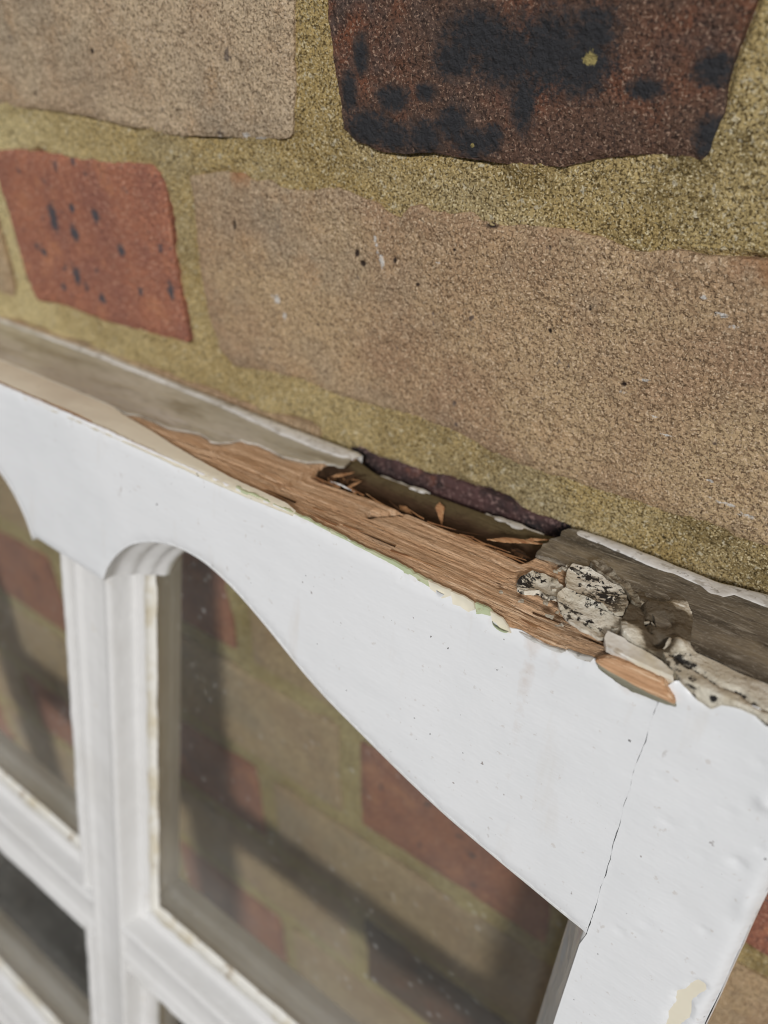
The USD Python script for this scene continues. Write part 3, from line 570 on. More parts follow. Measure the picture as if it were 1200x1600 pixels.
# narrow outer side of the stile, rounded into the face
ev = np.concatenate([np.arange(-1.5, -180, -1.5), np.linspace(-182, VB, 20)])
ew = np.array([53.3, 52.6, 51.5, 49, 44, 36, 26, 16, 6.5])
EV, EW = np.meshgrid(ev, ew, indexing="ij")
eu = 160.0 + np.where(EW > 52.9, -.1, .25) * (EW > 7) + .22 * n2(EV, EW, 7, 73, 2) - .12
obj("stile_edge", (D(eu, EV, EW).reshape(-1, 3), grid_faces(*EV.shape)[:, ::-1]), "white_paint", stl)
# far stile, out of the picture
stl2 = obj("stile", plate(sbox(U0, VB, USL - .14, -.3), 12, lambda P, d: D(P[:, 0], P[:, 1], front_z(P, d)), lambda P: D(P[:, 0], P[:, 1], 53.5 + 0 * P[:, 0]), 5), "white_paint", frame, smooth=35)
obj("stile_timber", prism(U0 + .6, USL - .4, VB, -17.2, 6.4, 53), "white_paint", stl2, smooth=False)

# --- glazing bars. profile: (offset across the bar, w)
BAR = [(-20.6, 33.0), (-21.4, 37.5), (-21.3, 42.5), (-20.4, 44.6), (-18.6, 45.0), (-16.6, 44.2), (-15.0, 40.6), (-12.8, 39.8), (-10.6, 45.0), (-9.2, 46.7), (-7.6, 46.6), (-5.6, 45.3), (1.0, 44.9), (8.0, 45.3), (10.2, 46.6), (11.8, 46.8), (13.0, 45.8), (14.2, 42.6), (15.8, 38.4), (17.2, 37.2), (18.6, 38.7), (19.8, 38.2), (20.8, 36.9), (21.6, 35.8), (22.2, 33.8), (22.4, 32.0)]
def bar_mesh(fn, a0, a1, seed, back=8.0, prof=BAR, step=1.6, amp=1.0):
    pr = np.array(prof); dd = np.r_[0, np.cumsum(np.hypot(*np.diff(pr, axis=0).T))]
    q = np.linspace(0, dd[-1], 90)
    o, w = np.interp(q, dd, pr[:, 0]), np.interp(q, dd, pr[:, 1])
    for _ in range(1):
        o[1:-1] = .25 * o[:-2] + .5 * o[1:-1] + .25 * o[2:]; w[1:-1] = .25 * w[:-2] + .5 * w[1:-1] + .25 * w[2:]
    o = np.r_[-9, -9, o, 9, 9]; w = np.r_[back, 32.5, w, 31.5, back]
    a = np.arange(a0, a1, step) if a1 > a0 else np.arange(a0, a1, -step)
    A, O = np.meshgrid(a, o, indexing="ij"); Wd = np.broadcast_to(w, A.shape).copy()
    k = (np.abs(O) > 14)
    Wd += amp * (.22 * n2(A * .5, O, 7, seed, 2) + k * (.35 * n2(A, O, 9, seed + 2, 3)))
    O = O + amp * (k * .45 * n2(A, O * .3, 10, seed + 4, 3) + .12 * n2(A, O * .3, 16, seed + 5, 2))
    return A, O, Wd
A, O, Wd = bar_mesh(None, -52, -660, 81)
obj("glazing_bar", (D(UC + O, A, Wd).reshape(-1, 3), grid_faces(*A.shape)[:, ::-1]), "bar_paint", frame, label="upright moulded glazing bar")
for vc in (-268.0, -455.0):
    for ua, ub in ((UC + 10.5, 134.0), (USL - 5, UC - 9.0)):
        A, O, Wd = bar_mesh(None, ua, ub, int(90 - vc + ua))
        obj("glazing_bar", (D(A, vc + O, Wd - .06).reshape(-1, 3), grid_faces(*A.shape)), "bar_paint", frame, label="cross glazing bar")
# putty fillets against the glass on the visible sides
def fillet(pts, r, seed, parent, side):
    """irregular bead of putty along a line on the glass: side = direction (du, dv) away from the bar"""
    p = rag(pts, 1.2, .25, seed, closed=False)
    th = np.linspace(0, math.pi / 2, 7)
    rr = r * (1 + .35 * n2(p[:, 0], p[:, 1], 8, seed, 3))
    off = rr[:, None] * (1 - np.sin(th))[None]; hw = rr[:, None] * (1 - np.cos(th))[None] * 1.0
    U = p[:, 0][:, None] + side[0] * off[:, ::-1]; Vv = p[:, 1][:, None] + side[1] * off[:, ::-1]
    Wv = 33.95 + hw[:, ::-1]
    f = grid_faces(*U.shape)
    obj("putty", (D(U, Vv, Wv).reshape(-1, 3), f if (side[0] + side[1]) > 0 else f[:, ::-1]), "putty", parent)

vbar = stage.GetPrimAtPath("/World/window_frame/glazing_bar")
fillet([(UC + 21.6, -56), (UC + 21.6, -150), (UC + 21.8, -245)], 3.0, 301, vbar, (1, 0))
for k, (ua, ub) in enumerate(((UC + 20, 126.0), (USL + 5, UC - 22.0))):
    for j, vc in enumerate((-268.0, -455.0)):
        bp = stage.GetPrimAtPath(f"/World/window_frame/glazing_bar_{1 + 2 * j + k:03d}")
        fillet([(ua, vc + 21.6), ((ua + ub) / 2, vc + 22.0), (ub, vc + 21.6)], 3.2, 311 + k + 2 * j, bp, (0, 1))

# --- inner moulding of the right stile
pr = [(6.9, 33.0), (7.4, 35.2), (6.6, 37.5), (4.6, 40.2), (2.6, 45.0), (1.6, 49.5), (.9, 53.0), (0.1, 54.6), (-.6, 54.9)]
pa = np.array(pr); dd = np.r_[0, np.cumsum(np.hypot(*np.diff(pa, axis=0).T))]; q = np.linspace(0, dd[-1], 40)
po, pw = np.interp(q, dd, pa[:, 0]), np.interp(q, dd, pa[:, 1])
for nm, u_in, sg, par in (("stile_moulding", 128.6, -1, stl), ("stile_moulding", USL, 1, stl2)):
    va = np.concatenate([np.arange(-76, -300, -1.2), np.linspace(-303, -660, 60)])
    A, O = np.meshgrid(va, po, indexing="ij"); Wd = np.broadcast_to(pw, A.shape)
    m = (O > .8) * (O < 7)
    uu = u_in + sg * (O + m * .75 * n2(A * .35, O * 2, 5, 77, 3)); ww = Wd + m * .7 * n2(A * .3, O * 1.5, 3, 78, 3)
    f = grid_faces(*A.shape)
    obj(nm, (D(uu, A, ww).reshape(-1, 3), f if sg < 0 else f[:, ::-1]), "bar_paint", par)
# bottom rail
obj("bottom_rail", prism(USL + .2, 128.3, VB, -640, 6.4, TH - .3), "white_paint", frame, smooth=False)

# --- panes
edges_v = [(-24, -262), (-274, -449), (-461, -648)]
for ua, ub in ((UC + 8.8, 133.5), (USL - 5.0, UC - 8.8)):
    for va, vb in edges_v:
        V, F = prism(ua, ub, vb, va, 30.6, 33.9)
        obj("glass_pane", (V, F), "glass_look", frame, primvars={"low": ((V - P0) @ UPV < (va + vb) / 2 - 5).astype(float)})

# ------------------------------------------------------------------ paint layers and damage on the rail's top
def on_top(u, s, h):
    """wrap (u, s) round the front arris: s < 41 on top, then a worn bevel, then the face; h = height above the paint level"""
    s = np.asarray(s, float)
    t = np.clip((s - 41) / 14.6, 0, 1)
    w = np.where(s < 41, s, 41 + 14.2 * t - .0 * t)
    v = -1.3 * t ** 2
    over = np.clip(s - 55.6, 0, None)
    ang = t * .5
    return D(u, v - over + h * np.cos(ang), np.minimum(w, TH) + h * np.sin(ang))

def film(name, pts, mt, h0, h1, res, seed, raga=.3, step=.8, curl=0.0, label=None, warp=0.0, pvf=None, parent=None, base=None, thin=0.0):
    poly = Polygon(rag(pts, step, raga, seed)).buffer(0)
    if poly.geom_type != "Polygon": poly = max(poly.geoms, key=lambda g: g.area)
    put = base or on_top
    top = lambda P, d: put(P[:, 0], P[:, 1], h1 + warp * n2(P[:, 0], P[:, 1], 9, seed, 3) + curl * np.exp(-d / 1.6) * (1 + n2(P[:, 0], P[:, 1], 5, seed + 1, 2)))
    bot = (lambda P: put(P[:, 0], P[:, 1], h1 - thin + warp * n2(P[:, 0], P[:, 1], 9, seed, 3))) if thin else (lambda P: put(P[:, 0], P[:, 1], h0 + curl * .8 + 0 * P[:, 0]))
    P, T, nrm, E = tri(poly, res, seed)
    V, F = plate(poly, res, top, bot, seed)
    pv = None
    if pvf:
        rimv = np.unique(E)
        Q = np.vstack([P, P[rimv], P[rimv]])
        pv = pvf(Q)
    return obj(name, (V, F), mt, parent or top_rail, smooth=40, label=label, primvars=pv)

backl = [(u, wb(u) + .2) for u in (-320, -217, -130, -65, -19, 6)]
film("grey_paint", backl + [(8.0, 7.2), (11.5, 10.5), (13.5, 12.9), (15.3, 18.6), (13.8, 20.2), (12.3, 19.4), (10.4, 21.2), (8.6, 20.6), (6.7, 23.0), (5.5, 25.1), (-3.3, 27.3), (-9, 26.2), (-15.8, 25.4), (-18.5, 27.0), (-21.7, 27.0), (-22.0, 31.0), (-24.0, 34.6), (-26.5, 36.0), (-30, 34.2), (-34.8, 33.4), (-40, 36.0), (-44.4, 38.0), (-52, 37.2), (-60.5, 37.3), (-63.8, 39.4), (-73.5, 38.6), (-98.7, 37.5), (-144.8, 37.0), (-220, 37), (-320, 37)],
     "grey_paint", -.75, 0.0, 2.0, 101, raga=.28, warp=.12, curl=.12, label="weathered grey-beige paint on top of the rail")
film("dirty_paint", [(161, 3.2), (161, 46), (146, 45.6), (141.8, 45.8), (135.3, 44.7), (129.9, 44.2), (126.5, 40.3), (124.2, 43.0), (121.6, 40.8), (120.0, 37.0), (117.5, 33.4), (113, 31), (110.4, 28.5), (106.4, 25.8), (103, 23.2), (100.4, 21.6), (99.1, 24.0), (97.2, 28.0), (90.8, 27.9), (86.4, 28.7), (85.7, 24.1), (84.9, 21.5), (86.0, 19.5), (85.0, 17), (86.5, 13.6), (85.4, 9.5), (86.0, 6), (87.6, 4.9), (98, 4.4), (114, 5.7), (126, 7.2), (139, 3.8)],
     "dirty_paint", -.8, 0.05, 1.2, 103, raga=.35, warp=.30, curl=.25, label="blackened weathered paint on top of the rail's end")

# white paint rolled over the rear arris
def bead(u0, u1, front, name="edge_paint", seed=0, vbase=lambda u: 0 * u, r=.9, lab=None, rough=.8):
    u = np.arange(u0, u1, .9)
    b = wb(u); fr = np.interp(u, *front)
    fr = fr + rough * n2(u, u * 0, 4, seed, 4)
    fr = np.maximum(fr, b + .6)
    t = np.linspace(0, 1, 14)
    w = b[:, None] - .5 + (fr - b + .5)[:, None] * t[None]
    hgt = (.25 + r * np.sin(np.pi * np.clip(t * .9 + .1, 0, 1)) ** .7)[None] * np.minimum(1, (fr - b) / 4)[:, None] * (1 + .35 * n2(u, u * 0, 3, seed + 3, 3))[:, None]
    endf = np.clip(np.minimum(u - u0, u1 - u) / 2.5, 0.05, 1)[:, None]
    v = vbase(u)[:, None] + hgt * endf - .12
    rear_w, rear_v = (b - .6)[:, None] + np.zeros((1, 1)), (vbase(u) - 7.0)[:, None]
    U = np.repeat(u[:, None], 16, 1)
    Wd = np.concatenate([rear_w, w, fr[:, None] + .3], 1); Vv = np.concatenate([rear_v, v, vbase(u)[:, None] - .4], 1)
    obj(name, (D(U, Vv, Wd).reshape(-1, 3), grid_faces(*U.shape)), "edge_paint", top_rail, label=lab)
bead(-320, 13.2, ([-320, -209, -130, -59, -20, -3, 10, 13.2], [0.6, .6, 2.0, 6.6, 12.0, 13.5, 13.0, 10.5]), seed=5, r=.7, lab="white paint along the rear edge")
bead(87, 160, ([87, 90, 98, 115, 124, 127, 130.2, 132, 139, 160], [6.5, 8.6, 8.4, 10.8, 11.2, 13.6, 14.2, 10.5, 9.0, 8]), seed=7, r=.6, rough=1.3)
for a, b in ((21, 40.5), (60, 79)):
    bead(a, b, ([a, (a + b) / 2, b], [7.0, 7.6, 6.8]), seed=int(a), vbase=lambda u: -4.5 + .55 * n2(u, u * 0, 3, 17, 3), r=.4, rough=1.6)

# cream undercoat: strip along the arris at the far end, thin lip below the bare wood
film("cream_paint", [(-320, 36.6), (-220, 36.6), (-144.8, 36.8), (-98.7, 37.3), (-73.5, 38.4), (-66.5, 39.8), (-65.2, 40.5), (-56, 42.4), (-43.8, 44.5), (-30, 47.4), (-18, 49.4), (-2.6, 51.2), (9.5, 51.8), (20.5, 52.2), (26, 54), (26, 56.0), (13.7, 56.6), (-5.5, 56.6), (-22, 56.2), (-41.7, 55.8), (-59, 55.6), (-88, 55.5), (-114, 55.4), (-320, 55.4)],
     "cream_paint", -.8, -.12, 1.6, 107, raga=.22, warp=.10, label="cream paint strip along the front arris")
def on_face(u, v, h): return D(u, v, 54.95 + h)
film("green_paint", [(4, -.9), (12.4, -1.0), (24.1, -1.2), (34, -1.6), (42, -2.0), (48, -2.6), (58.7, -3.0), (66, -3.7), (72, -4.2), (72.5, -6.4), (60, -5.2), (48, -4.4), (30, -3.4), (8, -2.6)], "green_paint", -1.2, -.32, .7, 109, raga=.55, step=.5, warp=.2, label="pale green old paint edge", base=on_face)
for k, (pl, h_, mt_) in enumerate((([(70, -3.8), (73.5, -4.0), (76.4, -3.9), (77.2, -4.8), (76.0, -6.0), (74.8, -6.9), (73.2, -6.2), (71, -5.8)], -.28, "cream_paint"), ([(77.0, -4.0), (81, -4.0), (83.2, -4.4), (84.0, -5.9), (82.4, -7.3), (80.0, -6.6), (78.0, -7.0), (77.6, -5.6)], -.05, "cream_paint"),
        ([(83.6, -4.2), (86.6, -4.2), (88.4, -4.8), (88.0, -5.8), (85.8, -6.2), (84.4, -7.0)], -.3, "green_paint"), ([(87.8, -4.6), (91.0, -5.0), (92.6, -6.2), (94.2, -7.9), (91.4, -8.1), (90.0, -7.0), (88.6, -6.8)], .1, "cream_paint"), ([(95, -6.6), (99, -6.8), (103, -7.0), (107, -6.4), (106, -7.3), (102, -7.9), (98, -7.5)], -.2, "edge_paint"), ([(107.5, -5.9), (111, -5.5), (113.4, -5.2), (113.0, -6.4), (110, -6.8)], -.1, "edge_paint"))):
    film("cream_paint" if mt_ != "green_paint" else "green_paint", pl, mt_, -1.0, h_, .45, 111 + 40 * k, raga=.38, step=.4, warp=.3, curl=.35, thin=.3, base=on_face)
# little curled lips of paint standing off the edge
for uu, vv, ln, hh, mt in ((91.0, -7.0, 4.6, 1.5, "green_paint"), (74.0, -5.2, 2.2, .5, "white_paint")):
    a = np.linspace(-.5, .5, 14); b = np.linspace(0, 1, 6)
    A, B = np.meshgrid(a, b, indexing="ij")
    tap = np.sqrt(np.clip(1 - (2 * A) ** 2, 0, 1))
    U = uu + A * ln + .2 * B; Vv = vv - .35 * A * ln * .3 + (B - .9) * 1.5 * tap - .2; Ww = 55.25 + hh * tap * B ** 2
    f = grid_faces(*A.shape)
    v1, v2 = D(U, Vv, Ww).reshape(-1, 3), D(U, Vv - .05, Ww - .25).reshape(-1, 3)
    obj("paint_curl", join((v1, f), (v2, f[:, ::-1])), mt, top_rail, primvars={"black": np.full(2 * A.size, .25), "dirt": np.full(2 * A.size, .4)} if mt == "mould_paint" else None)

# mouldy flakes and swollen filler at the broken corner: thin shells of old paint lifting off the wood
MB = [(109, 37, 7.5, 6.5), (111, 39, 4, 4), (102, 31, 4, 2), (98.6, 30, 2.4, 2), (90, 42.5, 3, 4), (91, 37.5, 3, 2), (96.5, 44, 3, 1.4), (108, 48.5, 6, 1.8), (103, 46.5, 4, 1.6), (104, 40, 3, 1.2)]
pvm = lambda Q: {"black": .10 + .62 * ell(Q, MB), "dirt": np.clip((Q[:, 0] - 110) / 14, 0, .7) + .22}
def crump(amp, sc, drop, seed):
    """the paint's own surface: follows the broken corner, crumpled"""
    def f(u, s, h):
        s = np.asarray(s, float)
        fall = drop * np.clip((s - 30) / 22, 0, 1.2)
        a, b = np.asarray(u, float), s
        q = amp * n2(a, b, sc, seed, 3) + .5 * amp * np.abs(n2(a, b, sc * .4, seed + 1, 2))
        return on_top(u, s, np.asarray(h) + q - fall)
    return f
film("paint_flake", [(88.3, 43.2), (88.7, 39), (89.6, 36.6), (92, 35.6), (94.4, 36.0), (97.8, 37.8), (99.4, 40), (100.6, 43.2), (98, 43.4), (96.8, 45.2), (94.5, 44.0), (92.0, 45.8), (89.5, 46.0)], "mould_paint", 0, -.6, .5, 121, raga=.45, step=.5, curl=.95, thin=.28, base=crump(.9, 5, 2.6, 201), label="curled pale paint flake with black mould spots", pvf=pvm)
film("paint_flake", [(96.3, 28.6), (99.5, 28.0), (103.2, 28.4), (106.2, 29.6), (109.0, 30.4), (111.6, 33.6), (113.4, 37.5), (114.0, 41.5), (112.4, 43.0), (107, 41.6), (102.5, 40.4), (99.4, 39.6), (98.0, 36.5), (96.6, 33.5)], "mould_paint", 0, .45, .5, 123, raga=.5, step=.5, curl=.9, thin=.28, base=crump(1.0, 6, 1.8, 203), label="large pale paint flake speckled with black mould", pvf=pvm)
film("paint_flake", [(98.8, 39.4), (103, 40.6), (107, 42.0), (112.2, 43.4), (114.4, 42.6), (115.2, 45.5), (115.8, 50.0), (112.6, 52.6), (109.9, 52.0), (105.7, 51.2), (101.6, 48.4), (99.0, 44.6)], "mould_paint", 0, .1, .5, 125, raga=.45, step=.5, curl=.95, thin=.28, base=crump(.9, 5, 2.0, 205), label="pale paint flake folded over the arris, edge lifted", pvf=pvm)
film("paint_flake", [(99.4, 24.6), (100.6, 22.2), (103.0, 23.4), (106.6, 26.2), (110, 28.6), (114.4, 32.6), (116, 35.6), (113.8, 35.0), (110.5, 31.2), (106, 28.6), (102, 27.2)], "mould_paint", 0, .9, .5, 127, raga=.55, step=.5, curl=.95, thin=.28, base=crump(.9, 4, 0, 207), label="narrow ridge of lifted dirty paint", pvf=lambda Q: {"black": .15 + .55 * ell(Q, MB), "dirt": .62 + 0 * Q[:, 0]})
rg = np.random.default_rng(77)
for i in range(40):                                      # small crumbs of paint along the torn edge
    cu, cs = [(97.5, 40.5), (100, 45.5), (108, 53.0), (113, 47), (115, 38), (117, 41), (112, 33), (95, 34), (119, 46), (98, 31), (116, 52), (104, 52), (90, 47), (113.5, 29.5), (110, 27), (120, 36)][i % 16]
    cu += rg.normal() * 2.2; cs += rg.normal() * 2.2
    r = rg.uniform(.5, 1.3); k = int(rg.integers(5, 8)); an = np.sort(rg.uniform(0, 6.283, k)) 
    film("paint_crumb", [(cu + r * math.cos(x) * rg.uniform(.6, 1.3), cs + r * math.sin(x) * rg.uniform(.5, 1.1)) for x in an], "mould_paint", 0, .3, .4, 300 + i, raga=.15, step=.4, curl=.3, thin=.35, base=crump(.6, 2, 2.0, 220 + i), pvf=lambda Q: {"black": .30 + 0 * Q[:, 0], "dirt": .45 + 0 * Q[:, 0]})

# swollen dirty filler between the flakes and the blackened paint, with two pits
HOL = [(117.5, 26.5, 2.6, 3.2, 4.2), (121.6, 38.2, 3.2, 3.0, 2.6), (124.4, 46.4, 2.2, 2.4, 2.4), (114.6, 33.6, 1.6, 1.5, 1.6)]
LUMP = [(121.5, 31.5, 4.5, 3.5, 1.4), (127.6, 46.0, 2.6, 2.4, 2.2), (118.2, 46.5, 3.2, 3.4, 1.0), (126.0, 39.0, 3.5, 3.0, .8), (133, 49, 4, 3, .9), (140, 50, 5, 3, .8), (124, 22, 3.5, 3, .8)]
CR = np.array([(115.2, 33.0), (117.0, 35.8), (118.6, 38.0), (119.3, 41.2), (121.4, 44.8)])
crk = LineString(CR)
def lumpy(u, s, h):
    P = np.stack([np.asarray(u, float), np.asarray(s, float)], 1)
    q = 0
    for a, b, ra, rb, k in LUMP: q = q + k * np.exp(-(((P[:, 0] - a) / ra) ** 2 + ((P[:, 1] - b) / rb) ** 2))
    for a, b, ra, rb, k in HOL: q = q - k * np.exp(-1.6 * (((P[:, 0] - a) / ra) ** 2 + ((P[:, 1] - b) / rb) ** 2) ** 1.5)
    q = q + .8 * n2(P[:, 0], P[:, 1], 3.5, 131, 4) + .9 * np.abs(n2(P[:, 0], P[:, 1], 1.8, 132, 3)) + .3 * n2(P[:, 0], P[:, 1], .9, 134, 2)
    dcr = np.abs(np.array(shapely.distance(shapely.points(P[:, 0], P[:, 1]), crk)))
    q = q - 1.6 * np.exp(-(dcr / .35) ** 2) * (h > -1)
    return on_top(u, s, h + np.where(np.asarray(h) > -1, q, 0))
def pvf_fill(Q):
    dirt = .62 + .35 * n2(Q[:, 0], Q[:, 1], 7, 133, 3)
    dirt += 1.2 * ell(Q, [(a, b, ra * 1.5, rb * 1.5) for a, b, ra, rb, k in HOL]) - .9 * ell(Q, [(127.6, 46, 3.4, 3.0), (119, 49.5, 6, 3.0), (122.0, 27.0, 3.5, 2.2)])
    return {"dirt": np.clip(dirt, 0, 1), "black": ell(Q, [(124.6, 47, 1.6, 1.8), (119.3, 41, .9, 2), (117.6, 26.8, 2.4, 2.4)]) * .8}
film("filler", [(112.8, 30.6), (114.2, 27.0), (115.2, 24.4), (117.5, 22.6), (121, 22.4), (124, 24), (126.0, 28), (127.6, 33), (128.6, 38), (129.6, 42.4), (129.8, 46.6), (126.6, 49.6), (124.6, 50.8), (120, 50.4), (116.5, 49.0), (114.6, 45), (114.2, 41), (113.6, 36)], "mould_paint", -4.2, .25, .55, 135, raga=.3, warp=.0, curl=.0, label="cracked swollen filler with dirty pits", pvf=pvf_fill, base=lumpy)
# white lip under the filler, and cracked cream filler over the stile's corner
film("white_lip", [(113.6, 50.4), (117, 50.2), (122, 51.4), (126.4, 52.6), (129.6, 54.0), (130.2, 56.6), (126, 57.0), (120, 56.2), (115.4, 55.6), (113.8, 53.0)], "putty", -2.0, .1, .6, 137, raga=.5, step=.5, warp=.6, curl=.2, label="loose lip of white paint")
def pvf_cream(Q):
    ln = shapely.distance(shapely.points(Q[:, 0], Q[:, 1]), LineString([(127.5, 49), (131, 50.5), (134.5, 51.2), (138, 53.0), (142, 52.4), (146, 54.2), (152, 54)]))
    return {"black": np.clip(1 - ln / .9, 0, 1) * .55 + .10 + ell(Q, [(129.5, 51, 2.4, 2.4), (127.6, 53.4, 3.0, 3.2), (131.6, 49.4, 1.4, 1.6), (138.5, 57.2, 1.6, 1.2), (133.6, 55.6, 1.2, 2.0), (150, 57, 3, 1)]) * .6, "dirt": .25 + .3 * n2(Q[:, 0], Q[:, 1], 6, 141, 3)}
def crm(u, s, h):
    P = np.stack([np.asarray(u, float), np.asarray(s, float)], 1)
    q = .7 * n2(P[:, 0], P[:, 1], 5, 143, 4) + 1.0 * np.exp(-(((P[:, 0] - 128.6) / 2.6) ** 2 + ((P[:, 1] - 45.5) / 2.2) ** 2)) + .5
    dl = shapely.distance(shapely.points(P[:, 0], P[:, 1]), LineString([(127.5, 49), (131, 50.5), (134.5, 51.2), (138, 53.0), (142, 52.4), (146, 54.2), (152, 54)]))
    return on_top(u, s, np.asarray(h) + np.where(np.asarray(h) > -1, q - 1.2 * np.exp(-(dl / .4) ** 2), 0))
film("cream_filler", [(125.4, 44.6), (127.0, 42.8), (129.2, 43.8), (131.2, 45.6), (135.3, 45.8), (141.8, 46.4), (148, 46.2), (160, 46.6), (160, 57.4), (152, 56.8), (148.4, 57.4), (146.5, 56.4), (143.8, 56.4), (139.7, 57.0), (138.6, 59.2), (137.2, 58.6), (135.5, 58.2), (132.6, 56.2), (130.6, 54.8), (128.6, 53.4), (127.0, 51.6), (125.6, 49.2)], "mould_paint", -2.0, .05, .7, 145, raga=.35, warp=0, label="cracked cream filler over the stile's corner", pvf=pvf_cream, base=crm)
# prised-off chip of wood still hanging on the face
cp = rag([(114.0, -4.6), (116, -3.0), (119, -2.3), (123, -2.2), (128.3, -2.6), (129.6, -4.0), (131.2, -5.6), (132.2, -7.4), (127.9, -8.3), (123.2, -8.7), (119.1, -7.9), (116.1, -6.4)], .45, .42, 151)
poly = Polygon(cp).buffer(0)
def chip_top(P, d):
    k = (P[:, 1] + 2.2) / -6.4
    return D(P[:, 0], P[:, 1], 55.6 + 1.5 * np.clip(1.2 - np.abs(k - .45) * 1.6, 0, 1) + .55 * n2(P[:, 0] * .10, P[:, 1], .8, 153, 3) - .5 * np.exp(-d / .5))
P, T, nrm, E = tri(poly, .5, 6)
V, F = plate(poly, .5, chip_top, lambda P: D(P[:, 0], P[:, 1], 54.2 + 0 * P[:, 0]), 6)
rimv = np.unique(E); Q = np.vstack([P, P[rimv], P[rimv]])
obj("wood_chip", (V, F), "chip_wood", top_rail, smooth=40, label="split chip of bare wood below the filler", primvars={"grey": np.clip(.5 - (Q[:, 1] + 5.6 + .10 * (Q[:, 0] - 122)) / 1.6, 0, 1)})

rg = np.random.default_rng(5)
def fibre(u, v, w, ln, wd, up, out):
    """a torn fibre still rooted in the rail: flat tapering strip"""
    t = np.linspace(0, 1, 6); sg = rg.choice([-1, 1])
    cu = u + sg * ln * t; cv = v + up * t ** 1.5; cw = w + out * t ** 1.3
    hw = wd / 2 * (1 - t) ** .7
    top_ = D(cu, cv + .12, cw + hw); bot_ = D(cu, cv + .12, cw - hw); und = D(cu, cv - .25 * (1 - t), cw)
    V = np.concatenate([top_, bot_, und]); n = 6; f = []
    for a, b in ((0, n), (n, 2 * n), (2 * n, 0)):
        for i in range(n - 1): f += [(a + i, b + i, b + i + 1), (a + i, b + i + 1, a + i + 1)]
    obj("wood_fibre", (V, np.array(f)[:, ::-1]), rg.choice(["splinter_wood", "splinter_wood", "rotten_wood"]), top_rail, smooth=False)
for i in range(46):
    z = i % 4
    if z < 2:
        u = rg.uniform(17, 86); w, v = np.interp(u, SU, [q[4][0] for q in ST_]) - rg.uniform(-.5, 2.0), np.interp(u, SU, [q[4][1] for q in ST_]) - .2
        fibre(u, v, w, rg.uniform(3, 10), rg.uniform(.5, 1.4), rg.uniform(-.4, 1.0), rg.uniform(-2.2, .6))
    elif z == 2:
        u = rg.uniform(11, 19); fibre(u, rg.uniform(-7, -3), rg.uniform(14, 24), rg.uniform(2, 5), rg.uniform(.8, 1.8), rg.uniform(0, 3), rg.uniform(-3, 1))
    else:
        u = rg.uniform(20, 116); fibre(u, np.interp(u, SU, [q[5][1] for q in ST_]) + rg.uniform(.3, 1.6), rg.uniform(44, 54), rg.uniform(4, 12), rg.uniform(.4, 1.0), rg.uniform(-.1, .5), rg.uniform(-.4, .5))

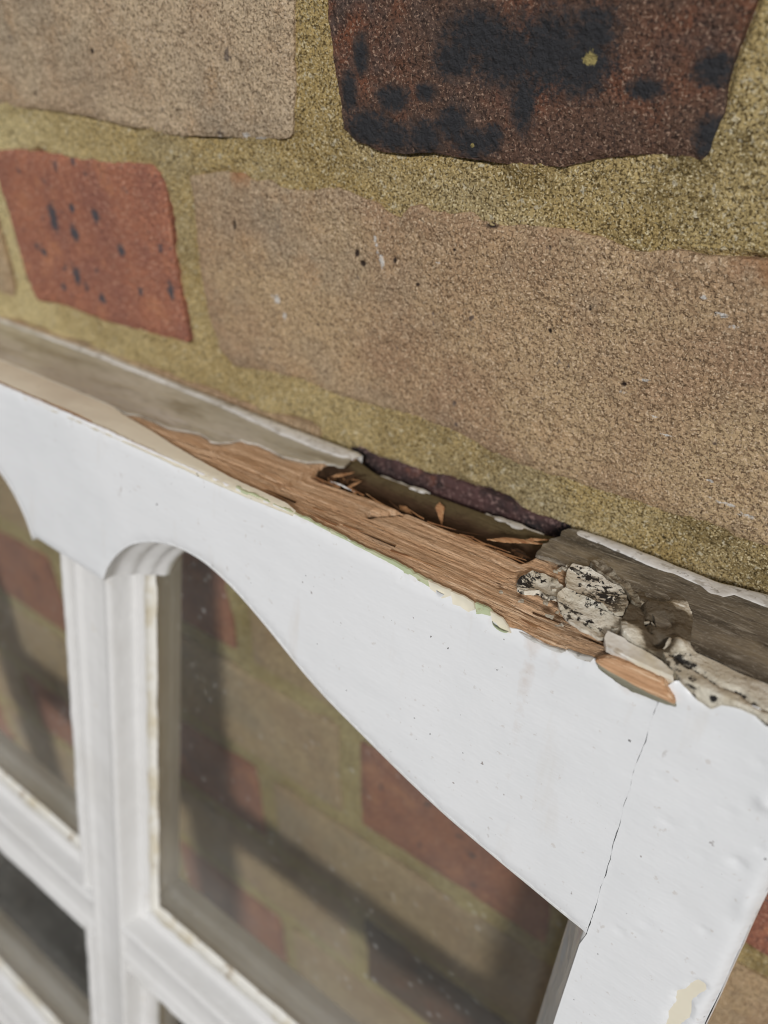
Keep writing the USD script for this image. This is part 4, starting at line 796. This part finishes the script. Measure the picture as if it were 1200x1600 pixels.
# ------------------------------------------------------------------ loose splinters lying in the split
def sliver(name, a, b, wid, thk, label, mt="splinter_wood", bend=0.0, seed=0, cat="splinter"):
    """pointed split sliver from a to b (frame coordinates u, v, w)"""
    a, b = np.array(a, float), np.array(b, float)
    n = 22; t = np.linspace(0, 1, n); rs = np.random.default_rng(seed + 100)
    ax_ = b - a; L = np.linalg.norm(ax_); ax_ /= L
    side = np.cross(ax_, [0, 1, .2]); side /= np.linalg.norm(side); upn = np.cross(side, ax_)
    prof_ = np.minimum(np.clip(t / rs.uniform(.12, .3), .22, 1), (1 - t) ** .8 * 1.25 + .04)
    prof_ *= 1 + .25 * n2(t * 10, t * 0, 3, seed, 2)
    k = 6; ang = np.linspace(0, 2 * np.pi, k, endpoint=False)
    c = a + ax_ * (t * L)[:, None] + upn * (bend * np.sin(np.pi * t))[:, None]
    cs, sn = np.cos(ang), np.sin(ang)
    V = c[:, None] + side * (cs[None, :, None] * (wid / 2 * prof_)[:, None, None]) + upn * ((np.sign(sn) * np.abs(sn) ** .6)[None, :, None] * (thk / 2 * prof_)[:, None, None])
    V = V + .06 * (np.random.default_rng(seed).standard_normal(V.shape))
    f = []
    for i in range(n - 1):
        for j in range(k):
            j2 = (j + 1) % k
            f += [(i * k + j, i * k + j2, (i + 1) * k + j2), (i * k + j, (i + 1) * k + j2, (i + 1) * k + j)]
    for j in range(1, k - 1):
        f += [(0, j + 1, j), ((n - 1) * k, (n - 1) * k + j, (n - 1) * k + j + 1)]
    V = V.reshape(-1, 3)
    W = D(V[:, 0], V[:, 1], V[:, 2])
    r = thing(name, label, cat, D(*a), None)
    obj("sliver", (W, np.array(f)), mt, r, smooth=40)
sliver("wood_splinter", (70.0, -3.2, 24.0), (84.0, -2.2, 16.0), 2.6, .9, "long pale pointed splinter lying across the split beside the blackened rail end", bend=.5, seed=1)
sliver("wood_splinter", (76.5, -4.2, 21.5), (86.0, -4.0, 25.5), 3.0, 1.0, "brown splinter wedged under the long pale one at the rail end", mt="rotten_wood", seed=2)
sliver("wood_splinter", (48.2, -2.4, 14.0), (53.2, -6.5, 19.6), 2.4, .7, "short upright pointed splinter standing in the middle of the split", seed=3)
sliver("wood_splinter", (37.0, -6.2, 18.0), (42.6, -6.6, 19.4), 2.6, .8, "small pale splinter lying flat in the dark split", seed=4)
sliver("wood_splinter", (15.6, -3.2, 25.5), (27.0, -2.0, 28.6), .8, .5, "thin white paint sliver along the ridge of bare wood", mt="white_paint", bend=.3, seed=5)
sliver("wood_splinter", (12.0, -4.0, 21.0), (17.0, -2.4, 15.0), 2.2, .8, "light brown splinter leaning out of the dark hole beside the grey paint", seed=6)
sliver("wood_splinter", (16.5, -5.0, 23.0), (18.6, -2.6, 16.5), 2.0, .8, "reddish brown splinter in the dark hole, second from the grey paint", mt="rotten_wood", seed=7)
sliver("wood_splinter", (19.0, -5.5, 22.5), (22.0, -3.0, 18.0), 1.8, .7, "brown splinter in the dark hole, third from the grey paint", seed=8)
sliver("wood_splinter", (78.5, -2.2, 17.4), (83.8, -1.6, 13.4), 1.4, .6, "thin splinter crossing behind the long pale one", seed=9)
sliver("wood_splinter", (73.5, -2.4, 30.0), (79.5, -2.0, 30.6), 1.4, .6, "tiny pinkish splinter lying on the ridge of bare wood", seed=10)
